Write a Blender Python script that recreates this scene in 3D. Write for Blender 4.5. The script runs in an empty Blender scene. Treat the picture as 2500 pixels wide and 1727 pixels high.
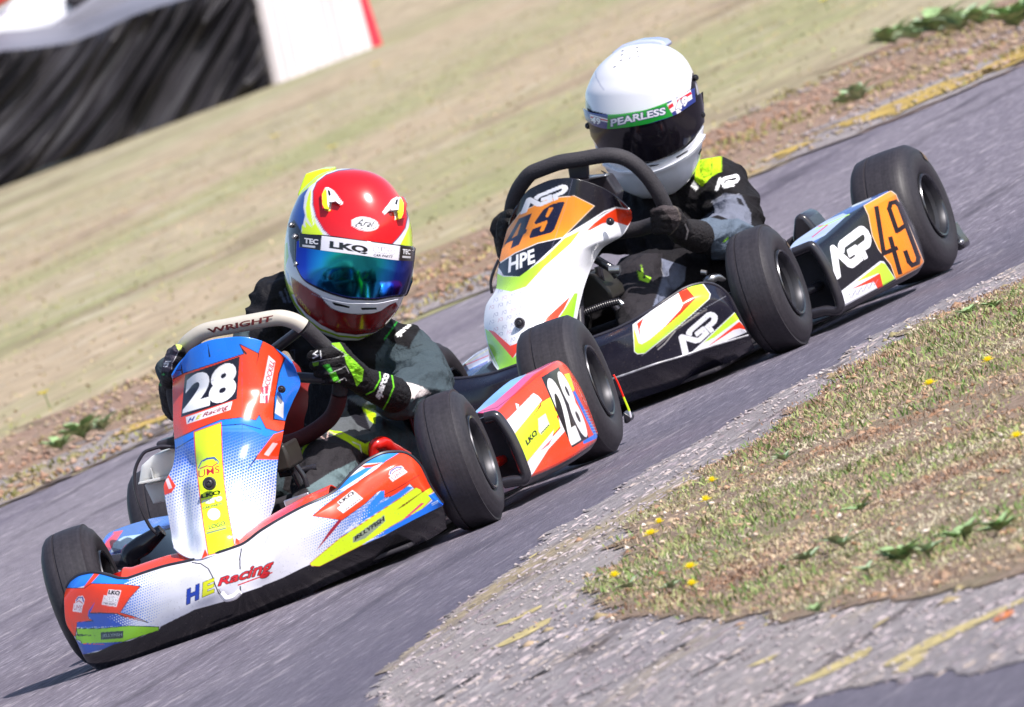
import bpy, bmesh, math, random
import numpy as np
from mathutils import Vector, noise
random.seed(7); RNG = np.random.default_rng(7)
SC = bpy.context.scene

# ------------------------------------------------------------------ camera
YAW, PITCH, ROLL = -0.21551, 0.03486, -0.3577
DIST = 28.0
FPX = 1315.637 * DIST            # focal length in units of the 2500 px wide negative
def _basis():
    d = np.array([math.sin(YAW)*math.cos(PITCH), math.cos(YAW)*math.cos(PITCH), -math.sin(PITCH)])
    r0 = np.cross(d, [0, 0, 1]); r0 /= np.linalg.norm(r0); u0 = np.cross(r0, d)
    c, s = math.cos(ROLL), math.sin(ROLL)
    return c*r0 + s*u0, -s*r0 + c*u0, d
CR_, CU_, CD_ = _basis()
CPOS = np.array([0.47644, 0.3, 0.26966]) - DIST*CD_
cam = bpy.data.cameras.new('camera'); camo = bpy.data.objects.new('camera', cam)
SC.collection.objects.link(camo); SC.camera = camo
from mathutils import Matrix
camo.matrix_world = Matrix(((CR_[0], CU_[0], -CD_[0], CPOS[0]), (CR_[1], CU_[1], -CD_[1], CPOS[1]),
                            (CR_[2], CU_[2], -CD_[2], CPOS[2]), (0, 0, 0, 1)))
cam.sensor_width = 36; cam.sensor_fit = 'HORIZONTAL'; cam.lens = FPX/2500*36
cam.clip_start = 1; cam.clip_end = 2000
cam.dof.use_dof = True; cam.dof.focus_distance = DIST + 0.2; cam.dof.aperture_fstop = 24

# ------------------------------------------------------------------ light
SUNV = Vector((0.60, -0.36, 0.72)).normalized()
elev = math.asin(SUNV.z); azim = math.atan2(SUNV.x, SUNV.y)
w = bpy.data.worlds.new('World'); SC.world = w; w.use_nodes = True
nt = w.node_tree; nt.nodes.clear()
sky = nt.nodes.new('ShaderNodeTexSky'); sky.sky_type = 'NISHITA'; sky.sun_disc = False
sky.sun_elevation = elev; sky.sun_rotation = azim; sky.air_density = 1.0; sky.dust_density = 1.5
bg = nt.nodes.new('ShaderNodeBackground'); bg.inputs[1].default_value = 0.11
wo = nt.nodes.new('ShaderNodeOutputWorld')
nt.links.new(sky.outputs[0], bg.inputs[0]); nt.links.new(bg.outputs[0], wo.inputs[0])
sl = bpy.data.lights.new('sun', 'SUN'); sl.energy = 4.2; sl.angle = math.radians(0.5); sl.color = (1, .945, .90)
so = bpy.data.objects.new('sun', sl); SC.collection.objects.link(so)
so.rotation_euler = SUNV.to_track_quat('Z', 'Y').to_euler()
SC.view_settings.view_transform = 'Standard'; SC.view_settings.look = 'None'
SC.view_settings.exposure = 0.60; SC.view_settings.gamma = 1.0

# ------------------------------------------------------------------ helpers
def srgb(h):
    if isinstance(h, str):
        h = h.lstrip('#'); c = np.array([int(h[i:i+2], 16) for i in (0, 2, 4)])/255.
    else: c = np.array(h)/255.
    return np.where(c <= .04045, c/12.92, ((c+.055)/1.055)**2.4)
# tracing sheets: origin and scale of the enlargements the shapes were measured on
CROP = {'A': (80, 1050, 2.5329), 'B': (360, 740, 2.4186), 'C': (640, 380, 3.324), 'D': (960, 760, 2.85),
        'E': (1150, 350, 2.456), 'F': (1380, 80, 3.468), 'G': (1750, 350, 2.66), 'H': (0, 0, 2.407),
        'I': (700, 760, 3.1925), 'J': (640, 1050, 3.99), 'K': (1480, 480, 3.8), 'L': (80, 1280, 3.989),
        'M': (2060, 360, 4.434), 'N': (1240, 780, 3.991), 'O': (1500, 700, 2.28), 'P': (1500, 1250, 2.311),
        'R': (900, 1300, 2.889), 'T': (1700, 0, 2.889), 'Y': (1980, 520, 7.255), 'Z': (1210, 430, 6.137), 'Q': (1440, 650, 6.383), 'V': (380, 830, 12.28), 'U': (0, 850, 3.99), 'S': (0, 0, 1.), 'W': (0, 0, .924)}
def px(c, p):
    o = CROP[c]; p = np.asarray(p, float).reshape(-1, 2)
    return p/o[2] + [o[0], o[1]]
POSE = {0: (0, 0, 0), 1: (0, 0, 0), 2: (0.126193, 2.695156, -0.102552)}
def prj(k, P):
    x, y, h = POSE[k]; c, s = math.cos(h), math.sin(h)
    P = np.asarray(P, float)
    q = np.stack([x+c*P[..., 0]-s*P[..., 1], y+s*P[..., 0]+c*P[..., 1], P[..., 2]], -1) - CPOS
    z = q@CD_
    return np.stack([1250+FPX*(q@CR_)/z, 863.5-FPX*(q@CU_)/z], -1)
def loc(k, P, **kw):
    """kart-space point on the plane y=.. / x=.. / z=.. seen at measured position P"""
    x, y, h = POSE[k]; c, s = math.cos(h), math.sin(h)
    P = np.asarray(P, float)
    r = CD_*FPX + (P[..., 0:1]-1250)*CR_ - (P[..., 1:2]-863.5)*CU_
    M = np.array([[c, s, 0], [-s, c, 0], [0, 0, 1]])
    o = M@(CPOS-[x, y, 0]); r = r@M.T
    (a, val), = kw.items(); i = 'xyz'.index(a)
    t = (np.asarray(val)-o[i])/r[..., i]
    return o + t[..., None]*r
def V3(k, c, p, y):
    n = len(np.asarray(p).reshape(-1, 2)); y = np.atleast_1d(np.asarray(y, float))
    return loc(k, px(c, p), y=np.interp(np.linspace(0, 1, n), np.linspace(0, 1, len(y)), y) if len(y) > 1 else np.full(n, y[0]))
def v1(k, c, x, y, dep): return V3(k, c, [(x, y)], dep)[0]

def pchip(t, Y, q):
    t = np.asarray(t, float); Y = np.asarray(Y, float); h = np.diff(t); dl = np.diff(Y, axis=0)/h[:, None]
    m = np.zeros_like(Y); m[0] = dl[0]; m[-1] = dl[-1]
    if len(t) > 2:
        a, b = dl[:-1], dl[1:]; w1 = (2*h[1:]+h[:-1])[:, None]; w2 = (h[1:]+2*h[:-1])[:, None]
        with np.errstate(divide='ignore', invalid='ignore'):
            hm = (w1+w2)/(w1/a+w2/b)
        m[1:-1] = np.where(a*b > 0, hm, 0)
    i = np.clip(np.searchsorted(t, q, side='right')-1, 0, len(h)-1)
    s = ((q-t[i])/h[i])[:, None]; H = h[i][:, None]
    return ((1+2*s)*(1-s)**2*Y[i] + s*(1-s)**2*H*m[i] + s*s*(3-2*s)*Y[i+1] + s*s*(s-1)*H*m[i+1])
def resample(P, n, smooth=True):
    P = np.asarray(P, float); L = np.r_[0, np.cumsum(np.linalg.norm(np.diff(P, axis=0), axis=1)+1e-9)]; L /= L[-1]
    q = np.linspace(0, 1, n)
    return pchip(L, P, q) if smooth else np.stack([np.interp(q, L, P[:, i]) for i in range(P.shape[1])], -1)

def link(o, parent=None):
    SC.collection.objects.link(o)
    if parent is not None: o.parent = parent
    return o
def tag(o, label=None, cat=None, group=None, kind=None):
    if label: o['label'] = label
    if cat: o['category'] = cat
    if group: o['group'] = group
    if kind: o['kind'] = kind
    return o
def empty(name, loc_=(0, 0, 0), rz=0, parent=None):
    o = bpy.data.objects.new(name, None); o.location = loc_; o.rotation_euler = (0, 0, rz); o.empty_display_size = .1
    return link(o, parent)
def setcol(me, col):
    a = me.color_attributes.new('Col', 'FLOAT_COLOR', 'POINT')
    c = np.ones((len(me.vertices), 4), np.float32); c[:, :3] = col
    a.data.foreach_set('color', c.ravel())
def mesh(name, V, F, mat, parent=None, col=None, smooth=True):
    me = bpy.data.meshes.new(name)
    V = np.asarray(V, np.float32)
    if isinstance(F, np.ndarray):
        n, k = F.shape
        me.vertices.add(len(V)); me.vertices.foreach_set('co', V.ravel())
        me.loops.add(n*k); me.loops.foreach_set('vertex_index', F.astype(np.int32).ravel())
        me.polygons.add(n); me.polygons.foreach_set('loop_start', np.arange(0, n*k, k, dtype=np.int32))
        me.update(calc_edges=True)
    else: me.from_pydata([tuple(map(float, v)) for v in V], [], [tuple(map(int, f)) for f in F])
    me.validate()
    if smooth: me.polygons.foreach_set('use_smooth', np.ones(len(me.polygons), bool))
    if col is not None: setcol(me, col)
    me.materials.append(mat); me.update()
    return link(bpy.data.objects.new(name, me), parent)
def gridf(nv, nu, wrap=False):
    i = np.arange(nv-1)[:, None]; j = np.arange(nu if wrap else nu-1)[None]
    j2 = (j+1) % nu
    a = i*nu+j; b = i*nu+j2; c = (i+1)*nu+j2; d = (i+1)*nu+j
    return np.stack([a, d, c, b], -1).reshape(-1, 4)
def surf(rows, step_mm=1.3, smooth=True, rt=None):
    """rows of 3-D points -> dense grid (nv,nu,3)"""
    L = max(np.linalg.norm(np.diff(r, axis=0), axis=1).sum() for r in rows)
    nu = max(8, int(L*1000/step_mm))
    rr = np.stack([resample(r, nu, smooth) for r in rows])
    m = rr[:, nu//2]; m2 = np.maximum(np.linalg.norm(np.diff(rr, axis=0), axis=2).mean(1), 1e-4)
    t = np.r_[0, np.cumsum(m2)] if rt is None else np.asarray(rt, float)
    H = np.r_[0, np.cumsum(np.linalg.norm(np.diff(rr, axis=0), axis=2).mean(1))][-1]
    nv = max(6, int(H*1000/step_mm))
    q = np.linspace(0, t[-1], nv)
    out = pchip(t, rr.reshape(len(rows), -1), q).reshape(nv, nu, 3)
    return out
def sheet(k, name, rows, mat, parent, art=None, col=None, step=1.3, thick=.003, smooth=True, fn=None):
    G = surf(rows, step, smooth)
    if fn is not None: G = fn(G)
    V = G.reshape(-1, 3)
    if art is not None: c = art.sample(prj(k, V))
    elif col is not None: c = np.broadcast_to(srgb(col), V.shape)
    else: c = None
    o = mesh(name, V, gridf(*G.shape[:2]), mat, parent, c)
    if thick:
        m = o.modifiers.new('thickness', 'SOLIDIFY'); m.thickness = abs(thick)
        # push the extra skin away from the viewer's side of the panel (inwards)
        n = np.cross(G[1, 1]-G[0, 1], G[1, 1]-G[1, 0])
        m.offset = -1 if thick > 0 else 1
    return o

# ------------------------------------------------------------------ drawing livery artwork
_tc = {}
def glyphs(s, bold, shear):
    key = (s, bold, shear)
    if key not in _tc:
        cu = bpy.data.curves.new('t', 'FONT'); cu.body = s; cu.offset = bold; cu.shear = shear; cu.resolution_u = 4
        o = bpy.data.objects.new('t', cu); SC.collection.objects.link(o)
        dg = bpy.context.evaluated_depsgraph_get(); me = bpy.data.meshes.new_from_object(o.evaluated_get(dg))
        me.calc_loop_triangles()
        V = np.array([v.co[:2] for v in me.vertices]); T = np.array([t.vertices[:] for t in me.loop_triangles])
        bpy.data.objects.remove(o); bpy.data.curves.remove(cu); bpy.data.meshes.remove(me)
        lo, hi = V.min(0), V.max(0); _tc[key] = ((V-lo)/(hi-lo), T)
    return _tc[key]
class Art:
    def __init__(s, x0, y0, x1, y1, bg, ss=1.5):
        s.o = np.array([x0, y0], float); s.k = ss
        s.a = np.empty((int((y1-y0)*ss), int((x1-x0)*ss), 3), np.float32); s.a[:] = srgb(bg)
    def _p(s, c, P): return (px(c, P)-s.o)*s.k
    def mask(s, Q):
        """even-odd fill of polygon Q (pixel space) -> slice, coverage"""
        H, W = s.a.shape[:2]
        x0, y0 = np.floor(Q.min(0)).astype(int)-1; x1, y1 = np.ceil(Q.max(0)).astype(int)+1
        x0, y0 = max(0, x0), max(0, y0); x1, y1 = min(W, x1), min(H, y1)
        if x1 <= x0 or y1 <= y0: return None
        cov = np.zeros((y1-y0, x1-x0), np.float32)
        for dx, dy in ((.25, .25), (.75, .25), (.25, .75), (.75, .75)):
            X, Y = np.meshgrid(np.arange(x0, x1)+dx, np.arange(y0, y1)+dy)
            ins = np.zeros(X.shape, bool)
            xa, ya = Q[-1]
            for xb, yb in Q:
                if ya != yb:
                    cnd = ((yb > Y) != (ya > Y)) & (X < (xa-xb)*(Y-yb)/(ya-yb)+xb)
                    ins ^= cnd
                xa, ya = xb, yb
            cov += ins*.25
        return (slice(y0, y1), slice(x0, x1)), cov
    def _fill(s, m, col, al=1.):
        if m is None: return
        sl_, cov = m; cov = cov[..., None]*al
        s.a[sl_] = s.a[sl_]*(1-cov)+srgb(col)*cov
    def poly(s, c, P, col, al=1., line=None, lw=1.2):
        s._fill(s.mask(s._p(c, P)), col, al)
        if line: s.line(c, list(P)+[P[0]], lw, line)
        return s
    def line(s, c, P, w, col, al=1.):
        """stroke, w in negative pixels"""
        Q = s._p(c, P); w = w*s.k/2
        for a, b in zip(Q[:-1], Q[1:]):
            t = b-a; L = np.hypot(*t)
            if L < 1e-6: continue
            t /= L; n = np.array([-t[1], t[0]])*w; e = t*w*.7
            s._fill(s.mask(np.array([a-e+n, b+e+n, b+e-n, a-e-n])), col, al)
        return s
    def ell(s, c, x, y, rx, ry, rot, col, al=1.):
        t = np.linspace(0, 2*math.pi, 28, endpoint=False); r = math.radians(rot)
        P = np.stack([x+rx*np.cos(t)*math.cos(r)-ry*np.sin(t)*math.sin(r), y+rx*np.cos(t)*math.sin(r)+ry*np.sin(t)*math.cos(r)], -1)
        return s.poly(c, P, col, al)
    def text(s, c, txt, q, col, bold=.02, shear=0., al=1., out=None, ow=0):
        """q = bottom-left, bottom-right, top-right, top-left"""
        V, T = glyphs(txt, bold, shear); Q = s._p(c, q)
        u, v = V[:, :1], V[:, 1:]
        P = Q[0]*(1-u)*(1-v)+Q[1]*u*(1-v)+Q[2]*u*v+Q[3]*(1-u)*v
        if out:
            for a in range(8):
                d = np.array([math.cos(a*.785), math.sin(a*.785)])*ow*s.k
                s._tris(P+d, T, out, al)
        s._tris(P, T, col, al)
        return s
    def _tris(s, P, T, col, al):
        H, W = s.a.shape[:2]; cov = None
        x0, y0 = np.floor(P.min(0)).astype(int)-1; x1, y1 = np.ceil(P.max(0)).astype(int)+2
        S = 2; w, h = (x1-x0)*S, (y1-y0)*S; m = np.zeros((h, w), bool)
        Z = (P-[x0, y0])*S
        for t in T:
            A, B, C = Z[t]; lo = np.maximum(np.floor(np.minimum(np.minimum(A, B), C)).astype(int), 0)
            hi = np.minimum(np.ceil(np.maximum(np.maximum(A, B), C)).astype(int)+1, [w, h])
            if (hi <= lo).any(): continue
            X, Y = np.meshgrid(np.arange(lo[0], hi[0])+.5, np.arange(lo[1], hi[1])+.5)
            e = lambda p, q: (q[0]-p[0])*(Y-p[1])-(q[1]-p[1])*(X-p[0])
            a, b, c_ = e(A, B), e(B, C), e(C, A)
            m[lo[1]:hi[1], lo[0]:hi[0]] |= ((a >= -1e-3) & (b >= -1e-3) & (c_ >= -1e-3)) | ((a <= 1e-3) & (b <= 1e-3) & (c_ <= 1e-3))
        cov = m.reshape(h//S, S, w//S, S).mean((1, 3)).astype(np.float32)
        X0, Y0, X1, Y1 = max(x0, 0), max(y0, 0), min(x1, W), min(y1, H)
        if X1 <= X0 or Y1 <= Y0: return
        s._fill(((slice(Y0, Y1), slice(X0, X1)), cov[Y0-y0:Y1-y0, X0-x0:X1-x0]), col, al)
    def strokes(s, c, paths, q, w, col, out=None, ow=0):
        """strokes given in a unit box (x right, y up) laid into quad q"""
        Q = px(c, q)
        for p in paths:
            p = np.asarray(p, float); u, v = p[:, :1], p[:, 1:]
            P = Q[0]*(1-u)*(1-v)+Q[1]*u*(1-v)+Q[2]*u*v+Q[3]*(1-u)*v
            if out: s.line('S', P, w+2*ow, out)
        for p in paths:
            p = np.asarray(p, float); u, v = p[:, :1], p[:, 1:]
            P = Q[0]*(1-u)*(1-v)+Q[1]*u*(1-v)+Q[2]*u*v+Q[3]*(1-u)*v
            s.line('S', P, w, col)
        return s
    def logo(s, c, foot, apex, tr, col):
        # three-letter angular team logo placed by its foot, apex and top right corner
        A_ = [(340, 600), (365, 570), (405, 570), (560, 710), (685, 822), (715, 820), (780, 770), (785, 745), (765, 738), (690, 790), (672, 785), (635, 665), (645, 650), (785, 562), (815, 580), (925, 835), (765, 965), (735, 978), (690, 970), (650, 955), (490, 800), (478, 780), (530, 1130), (515, 1150), (440, 1200), (425, 1195), (340, 640)]
        B_ = [(590, 712), (560, 700), (480, 620), (478, 560), (510, 495), (850, 240), (890, 232), (940, 245), (1010, 310), (1065, 420), (1070, 510), (1050, 590), (1025, 625), (955, 665), (1005, 780), (1000, 800), (940, 835), (822, 590), (832, 575), (945, 490), (955, 440), (940, 390), (915, 380), (600, 610), (592, 640)]
        src = np.array([[430, 1200, 1], [365, 570, 1], [1010, 310, 1]], float); X = np.linalg.solve(src, np.array([foot, apex, tr], float))
        for P in (A_, B_): s.poly(c, np.c_[np.array(P, float), np.ones(len(P))]@X, col)
        return s
    def dots(s, c, P, col, g0, g1, per=6.5, mx=.78):
        """halftone that fades from g0 (solid) to g1 (gone)"""
        m = s.mask(s._p(c, P))
        if m is None: return s
        sl_, cov = m; G0, G1 = s._p(c, [g0, g1]); per *= s.k
        Y, X = np.mgrid[sl_[0], sl_[1]]
        d = G1-G0; t = np.clip(((X-G0[0])*d[0]+(Y-G0[1])*d[1])/(d@d), 0, 1)
        a = math.radians(-20); U = (X*math.cos(a)+Y*math.sin(a))/per; Vv = (-X*math.sin(a)+Y*math.cos(a))/per
        U = U+.5*(np.floor(Vv) % 2)
        r = np.hypot(U-np.floor(U)-.5, Vv-np.floor(Vv)-.5)
        cv = np.clip((mx*(1-t)-r)*per+.5, 0, 1)*cov
        s._fill((sl_, cv.astype(np.float32)), col); return s
    def grad(s, c, P, col, g0, g1):
        m = s.mask(s._p(c, P))
        if m is None: return s
        sl_, cov = m; G0, G1 = s._p(c, [g0, g1]); Y, X = np.mgrid[sl_[0], sl_[1]]
        d = G1-G0; t = np.clip(((X-G0[0])*d[0]+(Y-G0[1])*d[1])/(d@d), 0, 1)
        s._fill((sl_, (cov*(1-t)).astype(np.float32)), col); return s
    def sample(s, P):
        H, W = s.a.shape[:2]; q = (P-s.o)*s.k-.5
        x = np.clip(q[..., 0], 0, W-1.001); y = np.clip(q[..., 1], 0, H-1.001)
        i, j = y.astype(int), x.astype(int); fy, fx = (y-i)[..., None], (x-j)[..., None]; a = s.a
        return (a[i, j]*(1-fx)+a[i, j+1]*fx)*(1-fy)+(a[i+1, j]*(1-fx)+a[i+1, j+1]*fx)*fy

# ------------------------------------------------------------------ materials
def newmat(name):
    m = bpy.data.materials.new(name); m.use_nodes = True
    return m, m.node_tree, m.node_tree.nodes['Principled BSDF']
def painted(name, rough=.3, coat=.0, bump=0., bscale=60., metal=0., var=.06, spec=.5, dirt=0.):
    """surface coloured by its mesh colour layer, with slight procedural wear"""
    m, t, b = newmat(name); N = t.nodes.new; Lk = t.links.new
    at = N('ShaderNodeAttribute'); at.attribute_name = 'Col'
    tc = N('ShaderNodeTexCoord'); nz = N('ShaderNodeTexNoise'); nz.inputs['Scale'].default_value = 18; nz.inputs['Detail'].default_value = 6
    Lk(tc.outputs['Object'], nz.inputs['Vector'])
    mr = N('ShaderNodeMapRange'); mr.inputs[1].default_value = .3; mr.inputs[2].default_value = .7
    mr.inputs[3].default_value = 1-var; mr.inputs[4].default_value = 1+var*.3
    Lk(nz.outputs[0], mr.inputs[0])
    mx = N('ShaderNodeMix'); mx.data_type = 'RGBA'; mx.blend_type = 'MULTIPLY'; mx.inputs[0].default_value = 1
    Lk(at.outputs['Color'], mx.inputs[6]); Lk(mr.outputs[0], mx.inputs[7])
    out = mx.outputs[2]
    if dirt:
        n2 = N('ShaderNodeTexNoise'); n2.inputs['Scale'].default_value = 240; n2.inputs['Detail'].default_value = 4
        Lk(tc.outputs['Object'], n2.inputs['Vector'])
        m2 = N('ShaderNodeMapRange'); m2.inputs[1].default_value = .62; m2.inputs[2].default_value = .72; m2.inputs[4].default_value = dirt
        Lk(n2.outputs[0], m2.inputs[0]); mm = N('ShaderNodeMix'); mm.data_type = 'RGBA'; mm.inputs[7].default_value = (.12, .1, .09, 1)
        Lk(m2.outputs[0], mm.inputs[0]); Lk(out, mm.inputs[6]); out = mm.outputs[2]
    Lk(out, b.inputs['Base Color'])
    r2 = N('ShaderNodeMapRange'); r2.inputs[1].default_value = .3; r2.inputs[2].default_value = .7
    r2.inputs[3].default_value = rough*.8; r2.inputs[4].default_value = rough*1.25
    Lk(nz.outputs[0], r2.inputs[0]); Lk(r2.outputs[0], b.inputs['Roughness'])
    b.inputs['Metallic'].default_value = metal; b.inputs['Specular IOR Level'].default_value = spec
    b.inputs['Coat Weight'].default_value = coat; b.inputs['Coat Roughness'].default_value = .06
    if bump:
        n3 = N('ShaderNodeTexNoise'); n3.inputs['Scale'].default_value = bscale; n3.inputs['Detail'].default_value = 5
        Lk(tc.outputs['Object'], n3.inputs['Vector'])
        bp = N('ShaderNodeBump'); bp.inputs['Strength'].default_value = bump; bp.inputs['Distance'].default_value = .011
        Lk(n3.outputs[0], bp.inputs['Height']); Lk(bp.outputs[0], b.inputs['Normal'])
    return m
def plain(name, col, rough=.4, metal=0., var=.15, scale=40., bump=0., coat=0., spec=.5):
    m, t, b = newmat(name); N = t.nodes.new; Lk = t.links.new
    tc = N('ShaderNodeTexCoord'); nz = N('ShaderNodeTexNoise'); nz.inputs['Scale'].default_value = scale; nz.inputs['Detail'].default_value = 6
    Lk(tc.outputs['Object'], nz.inputs['Vector'])
    c = srgb(col) if isinstance(col, str) else np.array(col)
    cr = N('ShaderNodeValToRGB'); cr.color_ramp.elements[0].position = .3; cr.color_ramp.elements[1].position = .7
    cr.color_ramp.elements[0].color = (*np.clip(c*(1-var), 0, 1), 1); cr.color_ramp.elements[1].color = (*np.clip(c*(1+var), 0, 1), 1)
    Lk(nz.outputs[0], cr.inputs[0]); Lk(cr.outputs[0], b.inputs['Base Color'])
    b.inputs['Roughness'].default_value = rough; b.inputs['Metallic'].default_value = metal
    b.inputs['Coat Weight'].default_value = coat; b.inputs['Specular IOR Level'].default_value = spec
    if bump:
        bp = N('ShaderNodeBump'); bp.inputs['Strength'].default_value = bump; bp.inputs['Distance'].default_value = .003
        Lk(nz.outputs[0], bp.inputs['Height']); Lk(bp.outputs[0], b.inputs['Normal'])
    return m
M = {}
M['livery'] = painted('glossy_livery_vinyl', .24, .4, var=.10, dirt=.3)
M['helmet'] = painted('helmet_lacquer', .2, .6, var=.03)
M['silver'] = painted('silver_paint', .3, .5, metal=.12, var=.04)
M['maroon'] = plain('dark_maroon_grip', (.05, .006, .009), .6, var=.2, scale=200, bump=.3)
M['cloth'] = painted('race_suit_cloth', .85, 0, bump=.9, bscale=42, var=.15, spec=.25)
M['glove'] = painted('glove_fabric', .7, 0, bump=.5, bscale=300, var=.15, spec=.3)
M['black'] = plain('black_plastic', (.032, .029, .038), .3, var=.3, scale=30)
M['satin'] = plain('satin_black_plastic', (.027, .025, .032), .22, var=.3, scale=20, coat=.3)
M['mattblack'] = plain('matt_black', (.025, .022, .029), .7, var=.3)
M['foam'] = plain('steering_wheel_grip', (.030, .027, .033), .75, var=.3, scale=300, bump=.4)
M['rim'] = plain('dark_magnesium_rim', (.03, .03, .036), .42, .5, var=.2)
M['lip'] = plain('highlight_rim_lip', (.11, .11, .12), .25, .9, var=.3)  # paler than the rim, so the lip's bright highlight is in its colour
M['steel'] = plain('bright_steel', (.55, .55, .57), .3, .9)
M['redpaint'] = plain('red_frame_paint', (.55, .012, .008), .25, var=.1, coat=.5)
M['redseat'] = plain('red_seat_shell', (.25, .01, .01), .35, var=.2)
M['tank'] = plain('milky_plastic', (.75, .73, .7), .35, var=.05)
M['tank'].node_tree.nodes['Principled BSDF'].inputs['Subsurface Weight'].default_value = .8
M['tank'].node_tree.nodes['Principled BSDF'].inputs['Subsurface Scale'].default_value = .08
M['tank'].node_tree.nodes['Principled BSDF'].inputs['Subsurface Radius'].default_value = (1, .9, .85)
M['greywheel'] = plain('pale_wheel_rim_vinyl', (.5, .46, .4), .45, var=.05)
M['boot'] = plain('dark_boot', (.03, .028, .03), .5, var=.3)
def tyre_mat():
    m, t, b = newmat('tyre_rubber'); N = t.nodes.new; Lk = t.links.new
    tc = N('ShaderNodeTexCoord'); sp = N('ShaderNodeSeparateXYZ'); Lk(tc.outputs['Object'], sp.inputs[0])
    cb = N('ShaderNodeCombineXYZ'); ml = N('ShaderNodeMath'); ml.operation = 'MULTIPLY'; ml.inputs[1].default_value = 260
    Lk(sp.outputs[0], ml.inputs[0]); Lk(ml.outputs[0], cb.inputs[0])
    m2 = N('ShaderNodeMath'); m2.operation = 'MULTIPLY'; m2.inputs[1].default_value = 6; Lk(sp.outputs[1], m2.inputs[0]); Lk(m2.outputs[0], cb.inputs[1])
    m3 = N('ShaderNodeMath'); m3.operation = 'MULTIPLY'; m3.inputs[1].default_value = 6; Lk(sp.outputs[2], m3.inputs[0]); Lk(m3.outputs[0], cb.inputs[2])
    nz = N('ShaderNodeTexNoise'); nz.inputs['Scale'].default_value = 1; nz.inputs['Detail'].default_value = 4; Lk(cb.outputs[0], nz.inputs['Vector'])
    n2 = N('ShaderNodeTexNoise'); n2.inputs['Scale'].default_value = 160; n2.inputs['Detail'].default_value = 3; Lk(tc.outputs['Object'], n2.inputs['Vector'])
    ad = N('ShaderNodeMath'); ad.operation = 'ADD'; Lk(nz.outputs[0], ad.inputs[0]); Lk(n2.outputs[0], ad.inputs[1])
    cr = N('ShaderNodeValToRGB'); cr.color_ramp.elements[0].position = .3; cr.color_ramp.elements[1].position = .78
    hf = N('ShaderNodeMath'); hf.operation = 'MULTIPLY'; hf.inputs[1].default_value = .5; Lk(ad.outputs[0], hf.inputs[0])
    cr.color_ramp.elements[0].color = (.015, .013, .017, 1); cr.color_ramp.elements[1].color = (.042, .037, .045, 1)
    Lk(hf.outputs[0], cr.inputs[0]); Lk(cr.outputs[0], b.inputs['Base Color'])
    b.inputs['Roughness'].default_value = .52; b.inputs['Specular IOR Level'].default_value = .4
    bp = N('ShaderNodeBump'); bp.inputs['Strength'].default_value = .2; bp.inputs['Distance'].default_value = .001
    Lk(ad.outputs[0], bp.inputs['Height']); Lk(bp.outputs[0], b.inputs['Normal'])
    return m
M['tyre'] = tyre_mat()
def visor_mat(name, stops, rough=.06, metal=.9):
    m, t, b = newmat(name); N = t.nodes.new; Lk = t.links.new
    lw = N('ShaderNodeLayerWeight'); lw.inputs[0].default_value = .5
    cr = N('ShaderNodeValToRGB'); el = cr.color_ramp.elements
    el[0].position = stops[0][0]; el[0].color = (*stops[0][1], 1); el[1].position = stops[-1][0]; el[1].color = (*stops[-1][1], 1)
    for p, c in stops[1:-1]: e = el.new(p); e.color = (*c, 1)
    Lk(lw.outputs['Facing'], cr.inputs[0]); Lk(cr.outputs[0], b.inputs['Base Color'])
    b.inputs['Metallic'].default_value = metal; b.inputs['Roughness'].default_value = rough
    return m
M['iris'] = visor_mat('iridescent_blue_visor', [(0, (.03, .38, .33)), (.06, (.02, .42, .46)), (.14, (.03, .36, .80)), (.30, (.03, .08, .52)), (.7, (.03, .02, .22)), (1, (.02, .01, .08))], .13, 1.)
M['darkvisor'] = plain('dark_smoke_visor', (.010, .008, .012), .10, var=.1)

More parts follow.
